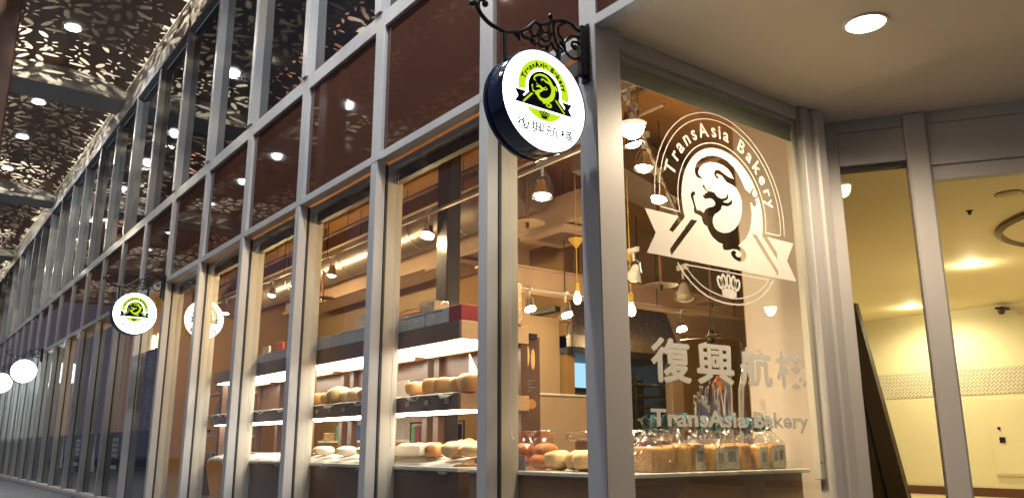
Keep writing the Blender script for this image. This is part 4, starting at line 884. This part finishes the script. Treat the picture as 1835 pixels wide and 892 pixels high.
# toast loaves in clear bags with teal ribbons
lo_y = [.77, 1.055, 1.254, 1.439, 1.637, 1.872, 2.048, 2.229, 2.406, 2.54]
def bagged(i, y, w, kind):
    t = thing('bagged_loaf', '%s bagged loaf from the corner post in the window' % ordn[i], 'loaf', (-.43 - .02 * (i % 3), y, .993), R(-6 + 5 * (i % 4)), group='bagged toast loaves with teal ribbons')
    hb = .19 + .012 * (i % 3)
    rnd = random.Random(i * 13 + 5)
    lf = MB().blob((0, 0, hb * .5), .16, w * .46, hb * .53, 28, 18, .010, .26)
    lf.build('loaf', 'bread_brown', t, True)
    if kind:
        s_ = MB(); s_.box(.158, .163, -w * .36, w * .36, .01, hb * (.98 if kind == 1 else 1.0), .002); so = s_.build('paper_label', 'label', t)
        MB().box(.1632, .1642, -w * .2, w * .2, hb * .35, hb * .75).build('print', 'mark', so)
        for k in range(3): MB().box(.1643, .1650, -w * .13, w * .12, hb * (.45 + .09 * k), hb * (.465 + .09 * k)).build('print_line', 'label_ink', so)
    pr = [(1.04, 0), (1.08, .05), (1.06, hb * .7), (1.05, hb), (.92, hb + .035), (.62, hb + .085), (.25, hb + .135), (.12, hb + .155), (.34, hb + .185), (.62, hb + .225)]
    n = 28; vs = []
    for j, (r, z) in enumerate(pr):
        for k in range(n):
            a = 2 * PI * k / n; p = .5 if j < 4 else .8
            sg = lambda v: math.copysign(abs(v) ** p, v)
            q = 1 + (rnd.uniform(-.06, .06) if j < 4 else rnd.uniform(-.17, .17))
            vs.append((.168 * r * q * sg(math.cos(a)), w * .47 * r * q * sg(math.sin(a)), z + (rnd.uniform(-.008, .008) if j else 0)))
    MB().add(vs, [(a * n + k, a * n + (k + 1) % n, (a + 1) * n + (k + 1) % n, (a + 1) * n + k) for a in range(len(pr) - 1) for k in range(n)]).build('bag', 'cello', t)
    rb = MB()
    for s in (-1, 1):
        m = 14; vs = [(.0, 0, hb + .15)]
        for k in range(m + 1):
            a = R(15) + R(150) * k / m; r = .085 + .008 * (k % 2)
            vs.append((.02 * (1 if k % 2 else -1), s * (.01 + r * math.sin(a) * .8), hb + .15 + .035 + r * math.cos(a) * .8))
        fs = [(0, k + 1, k + 2) for k in range(m)]
        rb.add(vs, fs)
    o = rb.build('ribbon', 'teal', t); md = o.modifiers.new('thick', 'SOLIDIFY'); md.thickness = .004
for i in range(9):
    y0, y1 = lo_y[i], lo_y[i + 1]; w = (y1 - y0) * .98
    bagged(i, (y0 + y1) / 2 - .02, max(w, .15), (0, 0, 1, 1, 1, 0, 2, 2, 1)[i])
# tongs
th_ = thing('tongs_holder', 'steel bin holding the bread tongs behind the loaves', 'bin', (-.95, 2.3, .993)); MB().lathe([(0, 0), (.20, 0), (.22, .26), (.21, .26), (.19, .015), (0, .015)], 24, sy=1.35).build('bin', 'steel', th_, True)
for i in range(18):
    rnd = random.Random(i); y = 2.02 + .58 * i / 17; h = 1.60 + .36 * (i / 17) + rnd.uniform(-.08, .08); x = -.95 + rnd.uniform(-.12, .12); ln = rnd.uniform(-.05, .12)
    t = thing('bread_tongs', 'chrome bread tongs bunched upright in the holder behind the loaves', 'tongs', (x, y, 0), rnd.uniform(-.8, .8), 'chrome bread tongs')
    for s in (-1, 1):
        P = [(s * .004, ln * .9, h), (s * .02, ln * .8, h - .07), (s * .028, ln * .4, h - .25), (s * .014, 0, 1.05)]
        mb = MB()
        vs = []
        for (a, b, c) in P: vs += [(a, b - .014, c), (a + .004, b - .014, c), (a + .004, b + .014, c), (a, b + .014, c)]
        fs = [(4 * j + k, 4 * j + (k + 1) % 4, 4 * j + 4 + (k + 1) % 4, 4 * j + 4 + k) for j in range(3) for k in range(4)] + [(3, 2, 1, 0), (12, 13, 14, 15)]
        mb.add(vs, fs).build('arm', 'chrome', t)
    MB().box(-.008, .012, ln * .9 - .016, ln * .9 + .016, h - .004, h + .02, .004).build('hinge', 'chrome', t)
t = thing('red_diamond_card', 'small red diamond card with gold character hanging in the window', 'card', (-.9, 2.352, 1.754))
m45 = Matrix.Rotation(R(45), 4, 'X'); MB().box(-.003, .003, -.062, .062, -.062, .062, 0, m45).build('card', 'red_dim', t)
vs, fs = fit(text2d('福', 1, .01), -.04, .04, -.04, .04); MB().add([(.0045, v[0], v[1]) for v in vs], fs).build('gold_character', 'yellow', t); MB().tube([(0, 0, .088), (0, 0, 3.1)], .0025, 4).build('string', 'black', t)

# kitchen seen through the opening
t = thing('kitchen_hood', 'dark steel extractor hood over the kitchen opening', 'extractor hood', (-5.9, 4.0, 2.62)); mb = MB(); b0 = [(0, 0), (1.05, 0), (1.05, 2.3), (0, 2.3)]; b1 = [(.2, .1), (.9, .1), (.9, 2.2), (.2, 2.2)]
mb.add([(x, y, 0) for x, y in b0] + [(x, y, .18) for x, y in b0] + [(x, y, .75) for x, y in b1], [(3, 2, 1, 0), (8, 9, 10, 11)] + [(i + 4 * l, (i + 1) % 4 + 4 * l, (i + 1) % 4 + 4 + 4 * l, i + 4 + 4 * l) for l in (0, 1) for i in range(4)]).build('shell', 'steel', t); bx('lower_rim', 'black', -.02, 1.07, -.02, 2.32, -.10, -.002, t)
t = thing('kitchen_pipe', 'black flexible pipe hanging in the blue lit kitchen', 'pipe', (-5.7, 4.45, 0)); MB().tube([(0, -.25, 2.5), (0, -.02, 2.5), (0, 0, 2.38), (.02, -.02, 2.2), (0, .06, 2.0)], .035, 8).build('hose', 'black', t, True); bx('box', 'black', -.1, .1, -.2, .12, 2.35, 2.52, t, .01)
t = thing('kitchen_range', 'dark kitchen range below the blue glowing wall', 'range', (-6.2, 3.95, 0)); bx('body', 'rack', 0, .9, 0, 1.6, .021, 2.02, t, .01); bx('top', 'black', -.02, .92, -.02, 1.62, 2.022, 2.06, t)
t = thing('tray_rack', 'dark baking rack full of trays beside the white door frame', 'rack', (-5.9, 5.56, 0))
for a in (0, .72):
    for b in (0, .9): bx('post', 'rack', a, a + .04, b, b + .04, .021, 2.35, t)
bx('added_back_sheet', 'rack', -.02, -.002, 0, .94, .3, 2.3, t)  # closed back added to block the glowing wall behind the trays
for k in range(11): bx('tray', 'rack' if k % 2 else 'steel' if k % 5 == 0 else 'rack', .041, .719, .041, .899, .35 + .18 * k, .375 + .18 * k, t)
t = thing('tube_lamp', 'slanting bright tube lamp under the dark kitchen ceiling', 'tube lamp', (-6.2, 6.35, 2.95)); MB().tube([(0, 0, 0), (-.9, -.35, .02)], .03, 8).build('tube', 'tube', t, True); MB().tube([(0, 0, .045), (-.9, -.35, .065)], .035, 6).build('body', 'rail', t)
wall('kitchen_ceiling', 'rack', -7.6, -5.13, 3.9, 8.6, 3.18, 3.25)
t = thing('door_frame', 'pale wooden door frame and glass door beside the tray rack', 'door', (-5.0, 6.22, 0)); MB().box(-.1, .05, 0, .28, .021, 3.0, .01).box(-.1, .05, 1.9, 2.05, .021, 3.0, .01).box(-.1, .05, -2.30, 2.05, 3.002, 3.10, .005).build('frame', 'duct_white', t); bx('glass', 'glass_door', .06, .07, .30, 1.88, .1, 2.9, t)
bx('shelf_light_box', 'kitchen_glow', -.0, .02, .9, .95, 1.2, 1.25, t) if False else None

# ceiling services
t = thing('round_duct', 'fat galvanised round duct running along under the ceiling', 'duct', (0, 2.05, 4.32)); MB().tube([(-14.4, 0, 0), (-3.3, 0, 0)], .30, 24).build('pipe', 'duct', t, True)
for k in range(10): MB().lathe([(.302, -.02), (.315, -.012), (.315, .012), (.302, .02)], 24, (-14 + 1.15 * k, 0, 0), 'X').build('joint', 'duct', t, True)
t = thing('boxed_duct', 'pinkish white boxed duct below the round duct', 'duct', (0, 0, 0)); bx('casing', 'duct_white', -13, -3.1, 2.75, 3.35, 4.02, 4.42, t, .01); bx('lip', 'duct_white', -13, -3.1, 2.70, 2.745, 4.0, 4.06, t, .004)
for i, x in enumerate((-6.9, -4.4)):
    t = thing('air_unit', ('far', 'near')[i] + ' flat square air conditioning cassette under the boxed duct', 'air conditioner', (x, 2.65, 3.93)); bx('panel', 'duct_white', 0, .95, 0, .75, 0, .06, t, .01); bx('grille', 'duct', .2, .75, .15, .6, -.012, -.001, t, .004)
t = thing('cross_duct', 'dark boxed duct crossing the ceiling of the corner room', 'duct', (0, 0, 0)); 
def obox(mb, a, b, w, z0, z1):
    a = Vector(a); b = Vector(b); d = (b - a).normalized(); q = Vector((-d.y, d.x)) * w / 2; P = [a - q, b - q, b + q, a + q]
    return mb.add([(p.x, p.y, z0) for p in P] + [(p.x, p.y, z1) for p in P], [(3, 2, 1, 0), (4, 5, 6, 7), (0, 1, 5, 4), (1, 2, 6, 5), (2, 3, 7, 6), (3, 0, 4, 7)])
obox(MB(), (-2.2, 2.0), (-4.1, 8.2), .55, 4.25, 4.75).build('casing', 'duct', t)
t = thing('white_bulkhead', 'long cream bulkhead beam above the service counter', 'beam', (0, 0, 0)); bx('beam', 'duct_white', -4.45, -4.05, 2.0, 7.9, 3.22, 3.47, t, .006); bx('ledge', 'duct_white', -4.50, -4.03, 1.98, 7.92, 3.471, 3.50, t)
for k in range(5): MB().tube([(-4.25, 2.4 + 1.2 * k, 3.50), (-4.25, 2.4 + 1.2 * k, 4.62)], .008, 6).build('hanger_rod', 'black', t)
for i, (y, z, r, lb) in enumerate(((1.55, 4.62, .03, 'rust brown sprinkler pipe'), (1.78, 4.50, .022, 'thin pale conduit'), (3.7, 4.60, .028, 'brown pipe over the boxed duct'))):
    t = thing('ceiling_pipe', lb + ' running along the bakery ceiling', 'pipe', (0, y, z)); MB().tube([(-14.3, 0, 0), (-.9, 0, 0)], r, 8).build('pipe', 'brown_col' if i == 0 else 'duct_white', t, True)
    for k in range(9): MB().tube([(-13.5 + 1.5 * k, 0, r), (-13.5 + 1.5 * k, 0, 4.95 - z)], .005, 5).build('hanger', 'black', t)
def rail(label, a, b, z):
    t = thing('lighting_track', label, 'track', (a[0], a[1], z)); d = Vector(b) - Vector(a)
    obox(MB(), (0, 0), (d.x, d.y), .036, 0, .03).build('rail', 'rail', t)
    n = max(2, int(d.length / 1.6))
    for k in range(n): p = Vector((0, 0)) + d * ((k + .5) / n); MB().tube([(p.x, p.y, .03), (p.x, p.y, 4.95 - z)], .006, 6).build('rod', 'black', t)
    return t
rail('long white lighting track parallel to the shop front', (-13.6, 1.2), (-1.3, 1.2), 4.06)
rail('short lighting track slanting over the corner window', (-.55, .86), (-3.4, 4.9), 4.22)
rail('lighting track above the service counter', (-3.98, 2.2), (-3.98, 7.6), 3.16)
def spot_head(label, loc, tgt, on=True, size=1.0, energy=60, col=(1, .79, .50), cone=110, spill=.12):
    t = thing('track_spotlight', label, 'spotlight', loc, group='track spotlights'); s = size
    v = (Vector(tgt) - Vector(loc)).normalized(); q = v.to_track_quat('-Z', 'Y').to_matrix().to_4x4()
    MB().box(-.06 * s, .06 * s, -.02, .02, .20 * s, .245 * s, .004).tube([(0, 0, .20 * s), (0, 0, .12 * s)], .011 * s, 8).build('adapter', 'white_metal', t)
    MB().tube([(-.02 * s, 0, .13 * s), (-.078 * s, 0, .09 * s), (-.088 * s, 0, .0)], .006, 6).tube([(.02 * s, 0, .13 * s), (.078 * s, 0, .09 * s), (.088 * s, 0, .0)], .006, 6).build('yoke', 'steel', t)
    MB().lathe([(.022 * s, .09 * s), (.04 * s, .07 * s), (.05 * s, .02 * s), (.082 * s, -.045 * s), (.085 * s, -.055 * s), (.078 * s, -.05 * s), (.046 * s, .015 * s), (.0, .02 * s)], 20, mt=q).build('shade', 'chrome' if on else 'white_metal', t, True)
    MB().lathe([(0, -.078 * s), (.030 * s, -.072 * s), (.055 * s, -.055 * s), (.062 * s, -.036 * s), (.052 * s, -.018 * s)], 20, mt=q).build('lens', 'lamp_hot' if on else 'label', t)
    if on and energy:
        l_ = lamp('spot_lamp', 'SPOT', tuple(v * .10 * s), energy * KI, col, .04, None, R(cone), t, .7); l_.rotation_euler = v.to_track_quat('-Z', 'Y').to_euler(); lamp('added_spill', 'POINT', (0, 0, -.12 * s), energy * KI * spill * (2.2 if loc[0] < -6 else 1), (1, .70, .34), .05, None, None, t)  # extra point light added at each head to wash the ceiling
    return t
for (lb, loc, tg, e, s) in (
    ('very bright spotlight left of the square dark post', (-4.41, 1.2, 3.84), (-4.0, .4, 1.4), 90, 1.15),
    ('wide bright spotlight just below the large round sign', (-2.12, 1.2, 3.80), (-1.9, .9, 1.0), 90, 1.35),
    ('bright spotlight in the third window bay from the sign', (-9.70, 1.2, 3.84), (-9.5, .6, 1.0), 80, 1.1),
    ('spotlight hanging by the bent pipe in the second window bay', (-7.24, 1.2, 3.80), (-7.4, .9, 1.0), 60, 1.15),
    ('spotlight half hidden at the edge of the third window bay', (-8.70, 1.2, 3.84), (-8.6, .8, 1.0), 50, 1.0),
    ('dim spotlight at the left edge of the third window bay', (-10.4, 1.2, 3.84), (-10.4, .8, 1.0), 30, 1.0),
    ('spotlight seen right of the reflected sign', (-12.18, 1.2, 3.84), (-12.0, .8, 1.0), 60, 1.1),
    ('topmost spotlight by the corner post', (-.58, .95, 4.02), (-.5, 1.4, 1.0), 230, 1.5),
    ('second spotlight down the slanting track', (-.80, 1.20, 3.98), (-.5, 2.0, 1.0), 170, 1.3),
    ('third spotlight down the slanting track', (-1.24, 1.82, 3.99), (-1.2, 1.4, 1.0), 35, 1.3),
    ('bright spotlight left of the window logo ribbon', (-1.90, 2.76, 3.99), (-1.9, 1.8, 1.0), 22, 1.3),
    ('small spotlight above the cream counter panel, left one', (-3.98, 2.49, 2.96), (-3.0, 2.4, .9), 40, .95),
    ('small spotlight above the cream counter panel, right one', (-3.98, 3.11, 2.94), (-3.0, 3.1, .9), 40, 1.1),
    ('small spotlight in front of the pale door frame', (-3.98, 5.40, 2.94), (-3.0, 5.0, .9), 40, 1.0)):
    near = loc[0] > -2 and loc[1] > .9 and loc[1] < 2.9 and loc[2] > 3.9
    spot_head(lb, loc, tg, True, s, e, cone=80 if near else 110, spill=.03 if near else .34)
spot_head('small white unlit spotlight above the pendant bulb', (-1.95, 2.35, 3.02), (-2.4, 2.2, 1.9), False, 1.2)
spot_head('unlit steel spotlight inside the window logo bowl', (-3.2, 4.6, 3.25), (-3.0, 4.2, 2.0), False, 1.6)
for (lb, x, y, z, zc) in (('yellow pendant bulb left of the corner post', -3.06, 2.5, 2.92, 3.60), ('yellow pendant bulb just right of the corner post', -2.16, 2.5, 2.66, 3.28)):
    t = thing('pendant_bulb', lb, 'pendant lamp', (x, y, z), group='yellow pendant bulbs')
    MB().lathe([(0, -.07), (.03, -.06), (.048, -.02), (.045, .02), (.028, .06), (.02, .09)], 18).build('bulb', 'bulb', t, True)
    MB().lathe([(.03, .085), (.03, .19), (.008, .20)], 14).build('socket', 'yellow', t, True); MB().tube([(0, 0, .19), (0, 0, zc - z)], .006, 6).build('cord', 'yellow', t)
    MB().lathe([(.004, zc - z - .06), (.10, zc - z + .06), (.10, zc - z + .065), (0, zc - z + .065)], 20).build('canopy', 'yellow', t, True); MB().tube([(0, 0, zc - z + .066), (0, 0, 4.94 - z)], .005, 5).build('wire', 'yellow', t)
    lamp('pendant_light', 'POINT', (0, 0, -.12), 18 * KI, (1, .72, .38), .05, None, None, t)
for (lb, x, y, z, zr) in (('flat bronze disc hanging in the corner bay', -3.14, 1.8, 3.77, 4.94), ('flat bronze disc hanging by the bent pipe', -8.91, 1.8, 3.70, 4.94), ('flat bronze disc seen beneath the white ribbon', -2.5, 3.38, 3.10, 4.94), ('flat bronze disc with a thick rod by the crown emblem', -2.5, 4.31, 2.98, 4.94)):
    t = thing('disc_pendant', lb, 'hanging disc', (x, y, z), group='flat bronze hanging discs')
    MB().lathe([(0, .03), (.05, .028), (.21, .0), (.21, -.006), (.05, .0), (0, .0)], 28).build('disc', 'disc', t, True); MB().tube([(0, 0, .03), (0, 0, zr - z)], .022, 8).build('rod', 'brown_col', t, True); MB().lathe([(0, -.07), (.018, -.06), (.022, -.01), (.022, 0)], 12).build('socket', 'black', t, True)
fn = thing('ceiling_fan', 'small fan with rounded pale blades hanging beyond the lettering', 'fan', (-3.5, 5.5, 2.72)); MB().lathe([(0, -.08), (.045, -.06), (.055, .02), (.03, .12), (0, .12)], 16).build('motor', 'black', fn, True); MB().tube([(0, 0, .12), (0, 0, 2.2)], .008, 6).build('rod', 'black', fn)
for k in range(3):
    a = 2 * PI * k / 3 + 1.35; MB().blob((.29 * math.cos(a), .29 * math.sin(a), -.01), .21, .12, .014, 18, 8, 0, .8, a).build('blade', 'duct_white', fn, True)
bl = thing('roller_blind', 'grey green rolled blind at the top of the corner window', 'blind', (0, 0, 0)); MB().tube([(-.155, .30, 4.20), (-.155, 2.70, 4.20)], .052, 16).build('roll', 'blind', bl, True); bx('cloth', 'blind', -.112, -.106, .31, 2.69, 4.07, 4.235, bl)
# cords behind the glass
for (x, y, z0, lb) in ((-1.36, .20, 1.25, 'thin white blind cord beside the corner bay post'), (-3.42, .20, 1.2, 'thin white cord at the left of the nearest display bay'), (-10.0, .2, 1.3, 'thin white cord in the bay of the steel table')):
    tag(MB().tube([(x, y, 4.24), (x, y, z0 + .1), (x + .015, y, z0 + .02), (x + .045, y, z0)], .004, 6).build('blind_cord', 'white_metal'), lb, 'cord')

# window films, banner and low dark film in the far bays
fb = thing('window_banner', 'brown vertical window banner with rotated bakery lettering', 'banner', (0, 0, 0)); bx('film', 'film_brown', -14.2, -12.75, .1455, .1485, .15, 3.1, fb)
for (x_, txt) in ((-13.02, 'TransAsia'), (-13.42, 'Bakery')):
    vs, fs = text2d(txt, .42, .006); vs = [Vector((x_ + v[1], 2.45 if txt[0] == 'T' else 2.35, 0)) + Vector((0, -v[0], 0)) for v in vs]
    MB().add([(v[0], .1435, v[1]) for v in vs], fs).build('lettering', 'mark', fb)
vs, fs = shape2d([[(math.cos(a) , math.sin(a)) for a in [2 * PI * i / 32 for i in range(32)]], DRAGON]); MB().add([(-13.28 + v[0] * .26, .1435, 2.78 + v[1] * .26) for v in vs], fs).build('emblem', 'mark', fb)
for k in range(6, 21):
    l, r = XM[k] + .155, XR[k] - .005
    if k >= 6:
        o = bx('low_window_film', 'film_dark', l, r, .1265, .1295, .13, 1.50); tag(o, '%s glossy dark film across the lower glass, counted from the bakery banner' % (ordn[k - 6] if k < 16 else ('eleventh', 'twelfth', 'thirteenth', 'fourteenth', 'fifteenth')[k - 16]), 'window film', 'dark films on the lower glass')
for k, c in ((7, 0), (8, 1), (9, 0), (10, 1)):
    x = XM[k] + (.9 if c else 1.0); t = thing('window_decal', ('pale block of small square marks', 'pale sitting animal shaped mark')[c] + (' on the dark film nearer the bakery' if k < 9 else ' on the dark film farther from the bakery'), 'decal', (x, .1245, 0))
    if c == 0:
        mb = MB()
        for a in range(3):
            for b in range(4): mb.box(a * .2 - .3, a * .2 - .14, -.002, 0, 1.30 - b * .11, 1.38 - b * .11)
        mb.box(-.3, .28, -.002, 0, .72, .80); mb.build('marks', 'mark', t)
    else:
        vs, fs = shape2d([[(-.10, 0), (.32, 0), (.34, .12), (.22, .14), (.24, .34), (.14, .55), (.12, .70), (.18, .78), (.06, .92), (-.04, .82), (-.02, .7), (-.10, .5), (-.16, .2)]]); MB().add([(v[0], -.002, .62 + v[1]) for v in vs], fs).build('marks', 'mark', t)
for i, (x0, x1) in enumerate(((-18.55, -17.2), (-20.7, -19.3))):
    tag(bx('window_poster', 'curtain', x0, x1, .22, .24, 1.5, 4.1), ('nearer', 'farther')[i] + ' wine red printed poster behind the far glass', 'poster', 'wine red posters')
# glowing things in the next shops
M['far_glow'] = emat('lit white lightbox', (.72, .93, 1.0), 3.0)
M['far_glow2'] = emat('lit pale wall', (.55, .72, .70), .55)
for i, (x0, x1, y, z0, z1) in enumerate(((-25.9, -24.6, 1.0, 2.2, 3.8), (-29.0, -27.2, 1.2, 1.9, 3.7), (-33.0, -31.2, 1.2, 2.0, 3.9), (-37.4, -35.2, 1.2, 2.0, 4.0), (-42.2, -39.8, 1.2, 2.0, 4.0), (-47.4, -44.8, 1.2, 2.0, 4.0))):
    t = thing('light_box', '%s tall cold white light box in the far shop, counted from the right' % ordn[i], 'light box', (x0, y, z0), group='light boxes in the far shop'); bx('screen', 'far_glow', 0, x1 - x0, 0, .05, 0, z1 - z0, t); bx('case', 'black', -.03, x1 - x0 + .03, .051, .12, -.03, z1 - z0 + .03, t); bx('leg', 'black', .3, .36, .052, .11, .021 - z0, -.031, t)
for x in (-27, -33, -39, -45): lamp('far_shop_lamp', 'POINT', (x, 2.6, 4.5), 500, (.78, .93, 1.0), .2)
for x, e in ((-16.4, 25), (-20.5, 14)): lamp('dim_shop_lamp', 'POINT', (x, 2.8, 4.4), e * 8, (1, .70, .38), .2)
# wall lamp, extinguisher, doors in the dim bays
wl_ = thing('wall_lamp', 'warm glowing vertical wall lamp above the banner', 'wall lamp', (-14.30, .40, 2.75)); MB().tube([(0, 0, 0), (0, 0, .75)], .035, 10).build('tube', 'bulb', wl_, True); bx('back_plate', 'steel', -.06, .06, .045, .07, -.05, .8, wl_)
fe = thing('fire_extinguisher', 'red fire extinguisher on a black ledge in a dim bay', 'extinguisher', (-12.0, .8, 1.5)); MB().lathe([(0, 0), (.085, 0), (.09, .03), (.09, .36), (.05, .43), (.025, .45), (.025, .47)], 20).build('cylinder', 'red', fe, True); bx('valve', 'black', -.03, .03, -.02, .02, .47, .52, fe, .005); MB().tube([(.02, -.02, .5), (.12, -.05, .45), (.11, -.05, .2)], .012, 6).build('hose', 'black', fe, True); bx('ledge', 'black', -.16, .3, -.14, .14, -.05, -.002, fe)
ds = thing('display_stand', 'dark tapering stand under the fire extinguisher', 'stand', (-12.0, .75, 0)); mb = MB(); mb.add([(-.5, -.1, .021), (.75, -.1, .021), (.75, .2, .021), (-.5, .2, .021), (-.3, -.05, 1.44), (-.1, -.05, 1.44), (-.1, .15, 1.44), (-.3, .15, 1.44)], [(3, 2, 1, 0), (4, 5, 6, 7), (0, 1, 5, 4), (1, 2, 6, 5), (2, 3, 7, 6), (3, 0, 4, 7)]).build('body', 'rack', ds)
bpy.context.view_layer.update()
